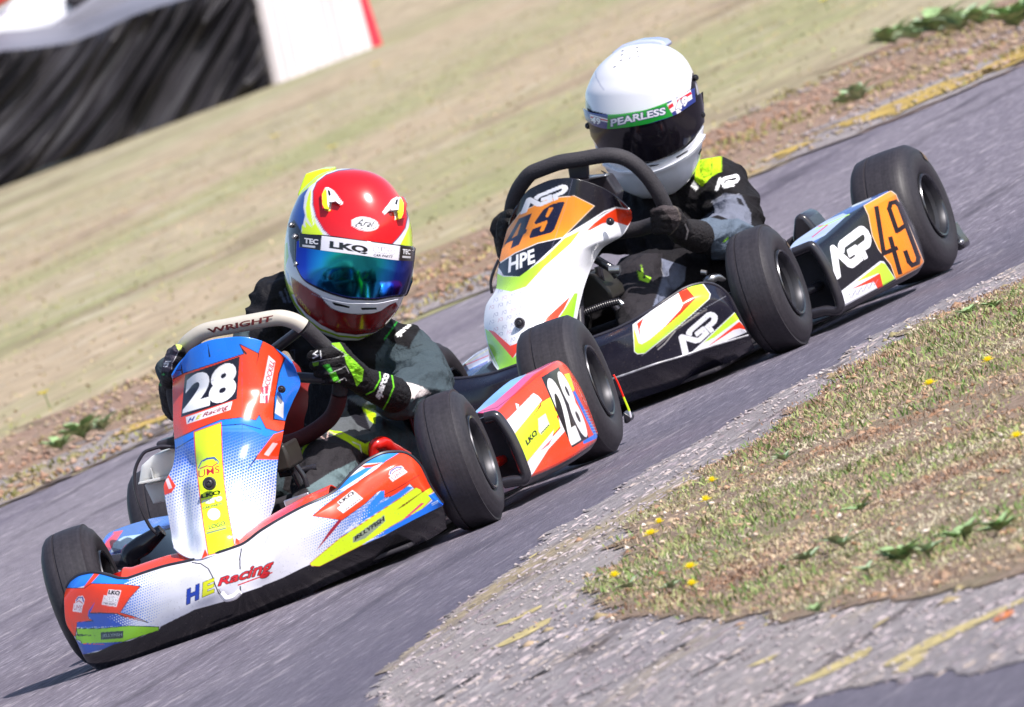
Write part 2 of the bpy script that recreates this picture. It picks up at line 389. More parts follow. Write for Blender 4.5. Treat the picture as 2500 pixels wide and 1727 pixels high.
# ------------------------------------------------------------------ solid shapes
class MB:
    """collects simple solids into one mesh"""
    def __init__(s): s.V = []; s.F = []; s.n = 0
    def add(s, V, F):
        s.V.append(np.asarray(V, float)); s.F += [tuple(int(i)+s.n for i in f) for f in F]; s.n += len(V); return s
    def tube(s, P, r, n=12, smooth=True, res=None, cap=True):
        P = np.asarray(P, float)
        if smooth and len(P) > 2: P = resample(P, res or len(P)*6)
        r = np.broadcast_to(np.asarray(r, float), (len(P),)) if np.ndim(r) == 0 else np.interp(np.linspace(0, 1, len(P)), np.linspace(0, 1, len(r)), r)
        T = np.gradient(P, axis=0); T /= np.linalg.norm(T, axis=1)[:, None]+1e-12
        u = np.cross(T[0], [0, 0, 1.]); u = u if np.linalg.norm(u) > .1 else np.cross(T[0], [0, 1., 0]); u /= np.linalg.norm(u)
        rings = []; a = np.linspace(0, 2*math.pi, n, endpoint=False)
        for p, t, q in zip(P, T, r):
            u = u-t*(u@t); u /= np.linalg.norm(u); w_ = np.cross(t, u)
            rings.append(p+q*(np.cos(a)[:, None]*u+np.sin(a)[:, None]*w_))
        V = np.concatenate(rings+[P[:1], P[-1:]]); F = [tuple(f) for f in gridf(len(P), n, True)]
        if cap:
            m = len(P)*n
            F += [(m, j, (j+1) % n) for j in range(n)] + [(m+1, m-n+(j+1) % n, m-n+j) for j in range(n)]
        return s.add(V, F)
    def box(s, c, sz, rot=None):
        V = np.array([[x, y, z] for x in (-.5, .5) for y in (-.5, .5) for z in (-.5, .5)])*sz
        if rot is not None: V = V@np.array(rot).T
        return s.add(V+c, [(0, 1, 3, 2), (4, 6, 7, 5), (0, 4, 5, 1), (2, 3, 7, 6), (0, 2, 6, 4), (1, 5, 7, 3)])
    def lathe(s, prof, c=(0, 0, 0), axis=(1, 0, 0), n=64):
        """prof: (along axis, radius)"""
        ax = np.array(axis, float); ax /= np.linalg.norm(ax); u = np.cross(ax, [0, 0, 1.]); u = u if np.linalg.norm(u) > .1 else np.cross(ax, [0, 1., 0]); u /= np.linalg.norm(u); w_ = np.cross(ax, u)
        a = np.linspace(0, 2*math.pi, n, endpoint=False); prof = np.asarray(prof, float)
        V = np.concatenate([np.array(c)+p[0]*ax+p[1]*(np.cos(a)[:, None]*u+np.sin(a)[:, None]*w_) for p in prof])
        return s.add(V, [tuple(f) for f in gridf(len(prof), n, True)])
    def prism(s, P, dv):
        """planar outline P (3-D) extruded by vector dv"""
        P = np.asarray(P, float); n = len(P)
        return s.add(np.concatenate([P, P+np.asarray(dv)]), [tuple(range(n)), tuple(range(2*n-1, n-1, -1))]+[(i, i+n, (i+1) % n+n, (i+1) % n) for i in range(n)])
    def build(s, name, mat, parent=None, bevel=0, smooth=True, auto=False):
        bm = bmesh.new(); vs = [bm.verts.new(v) for v in np.concatenate(s.V)]
        for f in s.F:
            try: bm.faces.new([vs[i] for i in f])
            except ValueError: pass
        bmesh.ops.remove_doubles(bm, verts=bm.verts, dist=1e-6)
        bmesh.ops.recalc_face_normals(bm, faces=bm.faces)
        me = bpy.data.meshes.new(name); bm.to_mesh(me); bm.free()
        me.polygons.foreach_set('use_smooth', np.full(len(me.polygons), smooth)); me.materials.append(mat)
        if smooth: me.set_sharp_from_angle(angle=math.radians(38))
        o = link(bpy.data.objects.new(name, me), parent)
        if bevel:
            m = o.modifiers.new('b', 'BEVEL'); m.width = bevel; m.segments = 3; m.limit_method = 'ANGLE'; m.angle_limit = math.radians(35)
        return o
def hull_pts(p, r, n=12):
    i = np.arange(n*n//2)+.5; ph = np.arccos(1-2*i/len(i)); th = math.pi*(1+5**.5)*i
    return np.array(p)+r*np.stack([np.cos(th)*np.sin(ph), np.sin(th)*np.sin(ph), np.cos(ph)], -1)
def blob(name, caps, voxel, mat, parent, colf=None, iters=6, fold=0., fs=30., k=1, sq=None):
    """one continuous skin round a set of tapered limbs"""
    bm = bmesh.new()
    for (p0, r0, p1, r1) in caps:
        pts = np.concatenate([hull_pts(p0, r0, 13), hull_pts(p1, r1, 13)])
        vs = [bm.verts.new(v) for v in pts]
        g = bmesh.ops.convex_hull(bm, input=vs)
        bmesh.ops.delete(bm, geom=list({v for v in g['geom_interior'] if isinstance(v, bmesh.types.BMVert)}), context='VERTS')
    me = bpy.data.meshes.new(name); bm.to_mesh(me); bm.free()
    o = bpy.data.objects.new(name, me); SC.collection.objects.link(o)
    m = o.modifiers.new('r', 'REMESH'); m.mode = 'VOXEL'; m.voxel_size = voxel
    m = o.modifiers.new('s', 'SMOOTH'); m.iterations = iters; m.factor = .6
    dg = bpy.context.evaluated_depsgraph_get(); me2 = bpy.data.meshes.new_from_object(o.evaluated_get(dg))
    bpy.data.objects.remove(o); bpy.data.meshes.remove(me)
    me2.name = name
    n = len(me2.vertices); co = np.empty(n*3, np.float32); me2.vertices.foreach_get('co', co); co = co.reshape(-1, 3).astype(float)
    if fold:
        no = np.empty(n*3, np.float32); me2.vertices.foreach_get('normal', no); no = no.reshape(-1, 3)
        dsp = np.empty(n)
        for i, c in enumerate(co):
            v = Vector(c)*fs
            wv = noise.noise_vector(v*.35)*1.6
            a = noise.noise(Vector((v.x*.55+wv.x, v.y*.55+wv.y, v.z*1.35+wv.z)))
            dsp[i] = (1-abs(a)*2.6)*.7+.5*noise.noise(v*2.1)
        co = co+no*(dsp*fold)[:, None]
        me2.vertices.foreach_set('co', co.astype(np.float32).ravel())
    me2.polygons.foreach_set('use_smooth', np.ones(len(me2.polygons), bool))
    me2.materials.clear(); me2.materials.append(mat)
    if colf is not None: setcol(me2, colf(co))
    me2.update()
    return link(bpy.data.objects.new(name, me2), parent)
CROP['X'] = (1000, 820, 8.865)
RED, ORG, YEL, BLU, WHT, BLK, NAVY = '#f2421c', '#ff7a14', '#d8f428', '#1c6fe0', '#eceaf2', '#141216', '#20205a'
AGP = [[(.03, 0), (.17, .93), (.36, .30), (.46, .06), (.63, .05), (.63, .46), (.50, .46)], [(.36, .34), (.36, .62), (.44, .88), (.56, .97), (.84, .97), (.96, .86), (.98, .66), (.92, .48), (.76, .44), (.76, .02)]]
N49 = [[(.16, 1), (.16, 1), (.05, .36), (.45, .36)], [(.36, .62), (.33, 0)], [(.95, .60), (.62, .52), (.62, .93), (.72, 1), (.88, 1), (.96, .93), (.96, .08), (.88, 0), (.70, 0), (.62, .07), (.62, .22)]]

# ================================================================== livery of kart 28
a = Art(390, 800, 750, 1380, '#3f86e8')                      # nose panel
a.poly('B', [(60, 740), (1000, 740), (1000, 1600), (60, 1600)], '#dfe2f2')
a.grad('B', [(60, 740), (1000, 740), (1000, 1600), (60, 1600)], '#2f78e4', (400, 740), (400, 1120))
a.dots('B', [(60, 760), (1000, 760), (1000, 1600), (60, 1600)], '#2c68d8', (400, 700), (400, 1420), 7, .62)
a.poly('B', [(60, 150), (1000, 150), (1000, 700), (700, 790), (560, 720), (430, 730), (300, 790), (60, 900)], '#1f7cf0')
a.poly('B', [(150, 450), (215, 415), (570, 300), (545, 243), (655, 298), (682, 222), (745, 258), (808, 325), (775, 415), (752, 560), (748, 685), (830, 700), (812, 745), (770, 760), (700, 740), (660, 660), (640, 692), (550, 676), (430, 690), (300, 742), (120, 825), (120, 450)], RED, line=BLK, lw=2)
a.poly('B', [(745, 775), (830, 748), (790, 925), (640, 925), (650, 900)], RED); a.poly('B', [(640, 925), (660, 880), (575, 1005)], BLK)
a.line('B', [(170, 860), (300, 780), (430, 725), (560, 715), (670, 745)], 2, BLK)
for P in ([(355, 232), (372, 318), (362, 320)], [(538, 244), (590, 300), (580, 306)], [(655, 298), (640, 380), (662, 300)], [(195, 340), (212, 420), (200, 415)], [(200, 400), (160, 400), (200, 392)]): a.poly('B', P, BLK)
a.poly('B', [(222, 425), (545, 315), (528, 567), (198, 675)], '#1c1826')
a.text('B', '28', [(206, 655), (520, 563), (530, 335), (232, 435)], '#f4f4f8', .05)
a.poly('B', [(226, 675), (502, 580), (490, 630), (232, 716)], '#e6e2ea')
a.text('B', 'H', [(236, 707), (278, 694), (282, 668), (240, 682)], '#2a3c96', .05, .3); a.text('B', 'E', [(282, 692), (318, 680), (322, 654), (286, 667)], '#cfc820', .05, .3)
a.text('B', 'Racing', [(322, 682), (478, 634), (484, 592), (326, 652)], '#8c1420', .03, .3)
a.poly('B', [(275, 762), (435, 706), (440, 900), (452, 1060), (476, 1230), (515, 1445), (360, 1490), (330, 1300), (300, 1060), (283, 900)], YEL, line='#e8402a', lw=2.4)
a.text('B', 'UMS', [(300, 1035), (428, 1002), (424, 960), (300, 990)], '#b02030', .01)
for P in ([(300, 975), (320, 935), (350, 918), (395, 912), (418, 935), (415, 950)], [(330, 934), (352, 922), (392, 918), (405, 932)]): a.line('B', P, 2.6, '#2e3f9c')
a.line('B', [(310, 978), (350, 962), (380, 968), (410, 948)], 3, '#c02040')
a.ell('B', 337, 1085, 30, 40, 0, '#c8d818')
a.text('B', 'LKQ', [(316, 1160), (434, 1132), (430, 1102), (314, 1130)], BLK, .06)
a.text('B', 'euro', [(322, 1196), (442, 1166), (438, 1138), (320, 1168)], '#e9ece0', .05, out='#787c70', ow=.8)
a.text('B', 'CAR PARTS', [(326, 1222), (442, 1192), (440, 1178), (325, 1206)], '#565a50', .04)
a.ell('B', 392, 1247, 37, 35, 0, '#e9e7ea')
a.text('B', 'LOGO', [(362, 1338), (460, 1312), (458, 1286), (360, 1312)], '#4a4c46', .03); a.line('B', [(352, 1360), (462, 1330)], 4, '#7f8474'); a.line('B', [(352, 1345), (462, 1318)], .8, '#d0d4b0')
a.poly('B', [(520, 1385), (575, 1428), (515, 1447)], RED); a.poly('B', [(340, 1450), (358, 1492), (318, 1512)], RED)
a.poly('B', [(60, 1000), (122, 1010), (168, 1080), (142, 1120), (60, 1150)], RED); a.poly('B', [(104, 1040), (124, 1034), (146, 1092), (126, 1100)], '#f0d8dc')
a.poly('B', [(716, 310), (755, 345), (712, 590), (664, 590), (668, 552)], '#f2e4ea')
a.text('B', 'B.COCKILL', [(714, 518), (752, 352), (724, 326), (686, 508)], '#c22838', .03)
a.poly('B', [(668, 500), (712, 486), (712, 590), (690, 592)], '#d63048'); a.line('B', [(668, 545), (715, 540)], 3, '#f2e4ea'); a.line('B', [(690, 500), (692, 588)], 3, '#f2e4ea')
a.line('B', [(558, 300), (560, 700), (560, 1100), (590, 1400)], .8, '#30406a', .7); a.line('B', [(172, 800), (200, 1000), (250, 1200), (300, 1480)], .6, '#7080a8', .5)
a.line('B', [(812, 325), (778, 415), (750, 560), (742, 688), (835, 700)], 2.2, BLK)
a.poly('B', [(768, 545), (805, 590), (802, 682), (752, 650)], '#f2f0f4')
a.poly('B', [(740, 825), (770, 830), (715, 905), (688, 895)], '#f0c8cc')
ART_NOSE1 = a

a = Art(130, 1080, 1120, 1680, '#e4e3ee')                    # front bumper
a.dots('A', [(380, 870), (1010, 800), (1010, 900), (700, 1230), (300, 1250)], '#5a84dc', (560, 1010), (860, 1000), 6.2, .5)
a.dots('J', [(0, 940), (700, 580), (1250, 640), (500, 1300), (0, 1100)], '#6f94e0', (850, 800), (240, 950), 6.2, .52)
a.poly('A', [(180, 990), (240, 925), (290, 890), (350, 870), (480, 880), (600, 930), (560, 955), (380, 950), (180, 1000)], '#2880f0')
a.poly('A', [(385, 880), (418, 885), (345, 965), (305, 985)], RED)
a.poly('A', [(150, 978), (320, 978), (360, 950), (560, 955), (665, 968), (600, 1040), (540, 1130), (620, 1152), (712, 1190), (600, 1175), (520, 1135), (350, 1130), (345, 1165), (375, 1180), (275, 1190), (265, 1275), (180, 1280), (150, 1150)], RED, line=BLK, lw=1.6)
a.poly('A', [(355, 1130), (385, 1065), (345, 1120), (340, 1150), (375, 1182), (275, 1190), (272, 1222), (580, 1212), (700, 1215), (770, 1212), (600, 1170), (500, 1140)], '#2b55c8')
a.dots('A', [(420, 1140), (640, 1165), (770, 1212), (560, 1212)], '#dfe2f2', (700, 1200), (420, 1150), 6, .7)
a.line('A', [(350, 1132), (520, 1138), (712, 1192)], 1.6, BLK)
a.poly('A', [(270, 1228), (420, 1228), (590, 1212), (780, 1218), (780, 1240), (560, 1310), (300, 1330), (300, 1312), (285, 1300), (268, 1300), (265, 1275), (275, 1262)], '#94d428', line=BLK, lw=1.6)
a.poly('A', [(275, 1262), (390, 1272), (275, 1274)], BLK); a.poly('A', [(420, 1252), (560, 1242), (558, 1288), (422, 1298)], '#26303a')
a.text('A', 'JELLYFISH', [(428, 1288), (552, 1280), (552, 1256), (428, 1264)], '#7d8a94', .03)
a.poly('A', [(270, 1300), (300, 1320), (560, 1312), (600, 1296), (480, 1345), (310, 1390), (280, 1380)], '#2b4cb8'); a.line('A', [(312, 1322), (440, 1326)], 1.4, RED)
def lkq(c, q, dark=BLK):
    q = np.array(q, float); L = lambda u, v: tuple(q[0]*(1-u)*(1-v)+q[1]*u*(1-v)+q[2]*u*v+q[3]*(1-u)*v)
    bx = lambda u0, v0, u1, v1: [L(u0, v0), L(u1, v0), L(u1, v1), L(u0, v1)]
    a.poly(c, bx(0, 0, 1, .62), '#eadfe4'); a.poly(c, bx(.2, .6, 1, 1), '#eadfe4')
    a.text(c, 'LKQ', bx(.24, .66, .96, .96), dark, .06); a.text(c, 'euro', bx(.08, .26, .95, .56), '#f2eef0', .05, out='#9a8a92', ow=.7); a.text(c, 'CAR PARTS', bx(.06, .06, .92, .18), '#4a4044', .03)
def ums(c, q):
    q = np.array(q, float); L = lambda u, v: tuple(q[0]*(1-u)*(1-v)+q[1]*u*(1-v)+q[2]*u*v+q[3]*(1-u)*v)
    bx = lambda u0, v0, u1, v1: [L(u0, v0), L(u1, v0), L(u1, v1), L(u0, v1)]
    a.poly(c, bx(0, 0, .95, .5), '#eadfe4'); a.poly(c, [L(.15, .5), L(1, .5), L(1, .8), L(.75, 1), L(.3, .95), L(.1, .7)], '#eadfe4')
    a.text(c, 'UMS', bx(.08, .1, .86, .42), '#b04050', .0); a.line(c, [L(.2, .68), L(.35, .88), L(.75, .9), L(.92, .66)], 3, '#2e3f9c'); a.line(c, [L(.25, .58), L(.5, .68), L(.85, .56)], 2.2, '#c02040')
lkq('A', [(425, 1082), (518, 1095), (548, 992), (448, 985)]); ums('A', [(246, 1122), (304, 1130), (326, 1028), (262, 1022)])
a.line('A', [(985, 820), (1040, 828), (1085, 858), (1110, 905), (1128, 960), (1150, 1010), (1200, 1070)], 3, BLK)
a.text('A', 'H', [(950, 1082), (1035, 1042), (1030, 950), (945, 992)], '#2340b0', .05, .1, out=BLK, ow=1.2); a.text('A', 'E', [(1048, 1035), (1132, 1000), (1122, 915), (1042, 948)], '#d8dc1c', .05, .1, out=BLK, ow=1.2)
a.text('A', 'Racing', [(1146, 980), (1478, 905), (1492, 788), (1140, 925)], '#d22028', .02, .25, out='#30101a', ow=1.6)
a.line('A', [(1270, 960), (1480, 882)], 3, '#d22028')
a.line('A', [(1290, 735), (1280, 800), (1282, 860)], 3, BLK); a.line('A', [(1283, 968), (1285, 1025)], 3.2, BLK)
a.line('A', [(1150, 985), (1165, 1015), (1200, 1042), (1240, 1038), (1275, 1010)], 2, '#404048')
a.poly('J', [(490, 838), (600, 745), (830, 575), (1040, 440), (1180, 330), (1290, 190), (1700, 190), (1700, 620), (1640, 560), (1530, 620), (1440, 525), (1300, 640), (1190, 660), (1160, 590), (1130, 600), (1000, 720), (780, 880)], RED, line=BLK, lw=1.4)
a.poly('J', [(720, 590), (830, 470), (1040, 350), (1080, 360), (980, 440), (760, 580)], '#2f86ee')
a.poly('J', [(960, 350), (1180, 318), (1080, 360), (1000, 370)], RED)
a.poly('J', [(1030, 300), (1150, 215), (1340, 222), (1180, 318), (1000, 330)], '#2a84dc')
a.line('J', [(940, 500), (1130, 372), (1180, 318)], 1.3, '#701020'); a.line('J', [(1180, 640), (1330, 560), (1530, 440)], 1.5, '#701020')
a.poly('J', [(785, 872), (700, 980), (525, 1180), (650, 990), (740, 880)], '#a02038')
a.poly('J', [(770, 1030), (960, 830), (1150, 600), (1190, 590), (1190, 660), (1110, 740), (1420, 550), (1470, 560), (1300, 700), (1000, 880), (840, 1000)], '#2f86ee')
a.dots('J', [(770, 1030), (960, 830), (1060, 700), (1100, 760), (900, 960)], '#e4e6f4', (780, 1030), (1100, 730), 6.2, .8)
a.poly('J', [(750, 1060), (1500, 560), (1545, 580), (1560, 610), (1640, 560), (1668, 600), (1620, 640), (1660, 665), (1560, 770), (1240, 950), (960, 1130), (560, 1330), (480, 1325), (465, 1300)], YEL, line='#c84a28', lw=1.4)
a.poly('J', [(1265, 800), (1430, 690), (1610, 570), (1400, 730)], '#703018')
a.poly('J', [(1620, 640), (1700, 600), (1800, 730), (1500, 870), (1200, 1020), (980, 1120), (1240, 950), (1560, 770), (1660, 690)], '#1f78ee')
a.poly('J', [(1340, 900), (1550, 710), (1580, 715), (1420, 850)], '#e0407c'); a.dots('J', [(970, 1120), (1180, 990), (1200, 1010)], '#e8e8f4', (980, 1120), (1250, 980), 6, .8)
a.line('J', [(1650, 720), (1710, 690)], 2, '#c8dcf4'); a.line('J', [(1655, 735), (1712, 705)], 1.4, '#c8dcf4')
a.poly('J', [(885, 1100), (1000, 1060), (1200, 890), (1190, 828), (885, 1045)], '#8f9a86'); a.text('J', 'JELLYFISH', [(895, 1092), (1195, 900), (1186, 838), (892, 1045)], '#20222a', .05)
lkq('J', [(790, 812), (985, 670), (880, 585), (690, 735)]); ums('J', [(1270, 505), (1425, 405), (1340, 335), (1195, 420)])
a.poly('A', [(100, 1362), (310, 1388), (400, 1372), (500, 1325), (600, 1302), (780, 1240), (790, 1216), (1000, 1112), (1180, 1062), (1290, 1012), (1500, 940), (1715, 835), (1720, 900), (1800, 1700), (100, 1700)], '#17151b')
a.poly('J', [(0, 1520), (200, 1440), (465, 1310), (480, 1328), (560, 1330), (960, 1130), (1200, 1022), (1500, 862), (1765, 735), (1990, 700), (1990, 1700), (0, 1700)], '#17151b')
ART_BUMP1 = a

a = Art(1120, 850, 1480, 1220, RED)                          # left side pod
a.line('D', [(1040, 460), (1100, 600)], .1, RED); a.poly('D', [(500, 760), (560, 690), (1010, 385), (1060, 350), (1130, 330), (1120, 348), (980, 440), (720, 700), (710, 718), (600, 745)], '#e0568c')
a.poly('D', [(500, 700), (700, 560), (830, 470), (930, 435), (860, 500), (700, 640), (560, 720)], '#7fb0ea'); a.poly('D', [(880, 450), (1000, 385), (1060, 352), (900, 450)], '#4040b0')
a.line('D', [(600, 700), (720, 672), (870, 560), (1130, 350)], 1.3, '#601030')
a.poly('D', [(780, 770), (975, 570), (1010, 590), (1035, 620), (1010, 650), (835, 865), (800, 830)], '#f2e8ee'); a.poly('D', [(770, 770), (865, 700), (850, 640), (875, 650), (870, 700), (800, 800)], '#f2e8ee')
a.poly('D', [(835, 870), (1010, 650), (1100, 595), (1125, 690), (1150, 715), (1135, 735), (1165, 780), (1155, 810), (920, 1060), (880, 960)], YEL)
a.poly('D', [(925, 800), (1000, 690), (1035, 620), (1030, 660)], '#a03010')
a.poly('D', [(920, 1065), (1120, 820), (1105, 880), (1165, 815), (1150, 735), (1200, 830), (1080, 960), (960, 1150), (930, 1150)], '#f2e8ee'); a.line('D', [(920, 1062), (1122, 820)], 1.2, '#d04030'); a.line('D', [(960, 1150), (1100, 960), (1200, 850)], 1.2, '#d04030')
a.poly('D', [(1010, 985), (1110, 880), (1085, 930)], '#e86060')
a.poly('D', [(1030, 460), (1150, 388), (1360, 880), (1245, 950)], '#161218')
a.text('D', '2', [(1240, 935), (1308, 895), (1128, 450), (1052, 480)], '#f4f4f6', .04, 0)
a.text('D', '8', [(1318, 892), (1372, 862), (1188, 418), (1116, 420)], '#f4f4f6', .04, 0)
a.poly('D', [(1190, 440), (1225, 430), (1262, 545), (1250, 560)], YEL); a.poly('D', [(1250, 565), (1265, 555), (1430, 880), (1325, 925), (1320, 905), (1395, 860)], '#1f78ee')
for i in range(9): a.line('D', [(1325+i*9, 690+i*20), (1350+i*9, 690+i*20)], 1.6, '#9cc4f0')
a.text('D', 'LKQ', [(935, 945), (1008, 855), (988, 820), (918, 902)], '#161216', .06); a.poly('D', [(1008, 750), (1060, 712), (1088, 790), (1030, 860), (1012, 840)], '#e4e6d0'); a.text('D', 'euro', [(1018, 822), (1078, 762), (1060, 728), (1008, 768)], '#f4f4ee', .04, out='#8a8e80', ow=.7); a.line('D', [(1030, 850), (1084, 792)], 3, '#55584c')
a.poly('D', [(935, 1162), (1180, 1060), (1415, 925), (1430, 880), (1600, 900), (1400, 1200), (900, 1250)], '#17151b', al=0.0)
ART_POD1 = a
a = Art(230, 1230, 450, 1400, '#4a78c8')                     # right side pod, seen over the bumper
a.poly('A', [(420, 740), (500, 630), (560, 620), (480, 740), (430, 790)], '#e8506c'); a.dots('A', [(500, 700), (560, 660), (700, 640), (760, 640), (640, 710), (480, 760)], '#b8d8f4', (600, 700), (900, 600), 6, .9)
a.poly('A', [(470, 810), (480, 790), (560, 765), (600, 770), (560, 800)], '#e04860'); a.poly('A', [(430, 720), (560, 740), (600, 720), (560, 760), (460, 780)], '#54506c', .6); a.line('A', [(450, 690), (500, 640)], 3, '#9a60c8')
ART_PODR1 = a

a = Art(640, 390, 1030, 850, '#dcdde8')                      # helmet with red dome
a.poly('C', [(100, 600), (230, 420), (280, 340), (390, 235), (345, 330), (335, 420), (350, 490), (330, 560), (310, 640), (230, 560), (200, 640)], '#20489c')
a.poly('C', [(330, 140), (480, 105), (620, 104), (500, 170), (400, 240), (330, 300), (300, 330), (260, 350)], YEL); a.line('C', [(340, 185), (310, 240), (250, 360), (225, 430)], 2.5, '#1a1c2c')
a.poly('C', [(395, 270), (372, 330), (352, 430), (360, 500), (410, 590), (380, 560), (345, 520), (355, 590), (325, 560), (320, 640), (520, 680), (440, 560), (400, 440)], YEL)
R_ = [(445, 220), (520, 160), (620, 125), (740, 110), (860, 122), (960, 155), (1060, 225), (1125, 310), (1168, 400), (1178, 500), (1158, 590), (1105, 665), (1030, 740), (900, 720), (700, 690), (570, 670), (500, 600), (440, 500), (415, 400), (415, 290)]
a.line('C', [(418, 560), (395, 400), (405, 280), (450, 200), (530, 145), (640, 112)], 3, '#f0f0f6'); a.line('C', [(1180, 380), (1196, 500), (1180, 600), (1110, 700), (1050, 740)], 4, '#f0f0f6')
a.poly('C', [(1205, 480), (1230, 600), (1230, 760), (1110, 745), (1160, 650), (1190, 580)], YEL); a.poly('C', [(1195, 400), (1240, 480), (1240, 640), (1212, 600), (1205, 500)], '#2a3c88')
a.line('C', R_+[R_[0]], 3.4, '#2a3070'); a.poly('C', R_, '#d6141c')
for s_, cx_ in ((1, 0), (-1, 1)):
    f = (lambda P: P) if s_ == 1 else (lambda P: [(1632-x*1.0, y+72-(x-500)*.0) for x, y in P])
    a.poly('C', f([(540, 262), (580, 285), (655, 385), (640, 408), (600, 375), (562, 384), (555, 452), (515, 445), (495, 400), (492, 320), (515, 270)]), '#f0eef4')
    a.poly('C', f([(515, 275), (528, 290), (535, 400), (552, 452), (515, 445), (495, 400), (492, 320)]), '#e8ec20'); a.poly('C', f([(535, 288), (552, 290), (562, 325), (545, 335)]), BLK); a.poly('C', f([(562, 384), (600, 375), (640, 408), (590, 392)]), '#5a0c10')
a.ell('C', 834, 556, 113, 56, 8, '#f2f0f4'); a.ell('C', 834, 556, 99, 46, 8, BLK); a.ell('C', 834, 556, 94, 41, 8, '#f2f0f4')
a.text('C', 'Arai', [(752, 572), (908, 585), (912, 528), (770, 510)], BLK, .015, .35)
a.poly('C', [(150, 760), (205, 700), (215, 820), (190, 900), (215, 1000), (260, 1130), (230, 1130), (180, 1000)], '#9ad02c'); a.poly('C', [(180, 900), (215, 960), (235, 1060), (210, 1040), (185, 980)], '#4c80d0')
a.poly('C', [(210, 560), (260, 520), (320, 620), (320, 760), (300, 900), (260, 900), (225, 780), (215, 660)], '#15151c')
a.poly('C', [(270, 640), (330, 640), (1240, 740), (1225, 900), (1190, 1080), (1150, 1140), (1050, 1150), (900, 1175), (740, 1170), (590, 1135), (440, 1075), (340, 1010), (285, 900)], '#101016')
a.poly('C', [(235, 985), (330, 1050), (470, 1140), (520, 1200), (560, 1240), (640, 1272), (780, 1290), (880, 1285), (960, 1258), (1030, 1210), (1080, 1188), (1108, 1235), (1095, 1310), (1020, 1380), (900, 1438), (760, 1455), (600, 1435), (480, 1375), (360, 1285), (290, 1205), (250, 1100)], '#7c0a12', line='#3a2a50', lw=1)
a.poly('C', [(568, 1190), (585, 1188), (712, 1222), (708, 1236), (590, 1212)], BLK); a.poly('C', [(800, 1232), (925, 1230), (930, 1246), (810, 1250)], BLK)
a.line('C', [(150, 900), (205, 1080), (262, 1200), (350, 1320), (470, 1412), (620, 1465), (780, 1480), (930, 1448), (1040, 1382), (1110, 1300)], 5, '#9ac030')
a.line('C', [(400, 1120), (540, 1180)], 1.2, '#8090b0'); a.text('C', 'B. COCKILL', [(262, 1140), (388, 1300), (402, 1282), (276, 1122)], '#c8b020', .02)
ART_HELM1 = a
a = Art(700, 560, 1030, 740, '#18161e')                      # tear-off strip
a.poly('C', [(484, 650), (1117, 735), (1106, 865), (474, 785)], '#e6e4f0')
a.text('C', 'LKQ', [(545, 762), (858, 806), (858, 738), (548, 692)], '#0c0b10', .06)
a.text('C', 'euro', [(905, 785), (1075, 805), (1072, 756), (905, 738)], '#f2f2f6', .04, 0, out='#8c8c98', ow=.9); a.text('C', 'CAR PARTS', [(902, 818), (1056, 833), (1060, 812), (905, 797)], '#33333c', .03, .2)
a.text('C', 'TEC', [(342, 712), (455, 722), (458, 682), (345, 668)], '#e6e6ee', .03); a.line('C', [(335, 732), (425, 742)], 5, '#c8c8d0'); a.text('C', 'TEC', [(1138, 800), (1200, 804), (1202, 764), (1140, 758)], '#e6e6ee', .03); a.line('C', [(1142, 822), (1196, 826)], 5, '#c8c8d0')
ART_STRIP1 = a
a = Art(600, 600, 1200, 1330, '#3e4a51')                     # race suit, driver 28
a.poly('B', [(500, -300), (1000, -300), (1000, 60), (500, 100)], '#15141a'); a.line('C', [(150, 1110), (200, 1230)], 7, '#4a5068'); a.line('C', [(185, 1080), (240, 1240)], 4, '#4a5068')
a.poly('B', [(600, 0), (1430, 0), (1480, 120), (1350, 300), (1340, 520), (1150, 560), (1050, 720), (700, 800), (600, 700)], '#16151b')
a.poly('B', [(1400, 195), (1480, 95), (1620, 140), (1580, 200), (1545, 268), (1445, 235)], '#17161a'); a.line('B', [(1400, 215), (1475, 110)], 3.4, '#1e8c30')
a.text('I', 'sparco', [(875, 215), (985, 115), (955, 95), (845, 178)], '#eeeef0', .05)
a.poly('B', [(1120, 560), (1290, 560), (1350, 760), (1180, 800), (960, 740), (1060, 690)], '#585c60')
a.poly('B', [(1268, 618), (1350, 652), (1343, 720), (1310, 690)], '#b8d814')
a.poly('B', [(1180, 560), (1270, 620), (1320, 760), (1240, 720), (1180, 640)], '#191820')
a.poly('B', [(840, 860), (960, 760), (1400, 830), (1420, 1000), (960, 1200), (800, 1100)], '#2c292d')
a.poly('B', [(1040, 745), (1150, 760), (1280, 830), (1400, 800), (1440, 860), (1300, 900), (1180, 820)], '#b8d814'); a.line('B', [(880, 950), (925, 855), (985, 785), (1060, 752), (1150, 772)], 6, '#a0c41c')
a.line('B', [(1005, 775), (1058, 812), (1068, 755), (1110, 775), (1150, 770)], 2.6, '#c8a8a0'); a.line('B', [(1210, 820), (1255, 840), (1265, 885)], 2.4, '#d8d8d8')
a.poly('B', [(940, 1090), (1080, 1000), (1230, 930), (1260, 985), (990, 1170)], '#66787c'); a.poly('I', [(885, 545), (960, 560), (1060, 590), (1125, 640), (1000, 680), (905, 690)], '#e6dcda')
a.line('I', [(30, 310), (60, 300), (60, 380), (35, 385)], 2.4, '#3a3e50'); a.line('I', [(800, 250), (880, 300), (960, 290), (1060, 260)], 1.4, '#20262a'); a.line('I', [(740, 400), (700, 330), (760, 250)], 1.4, '#20262a'); a.line('B', [(700, 600), (980, 740)], 1.6, '#5a6064')
ART_SUIT1 = a
a = Art(370, 820, 480, 1010, '#17151a')                      # right glove, driver 28
a.poly('V', [(590, 170), (690, 330), (560, 600), (490, 700), (480, 880), (400, 960), (200, 960), (160, 800), (240, 580), (400, 250)], '#4a4452'); a.poly('V', [(590, 120), (820, 120), (750, 290), (680, 325)], '#d4f070')
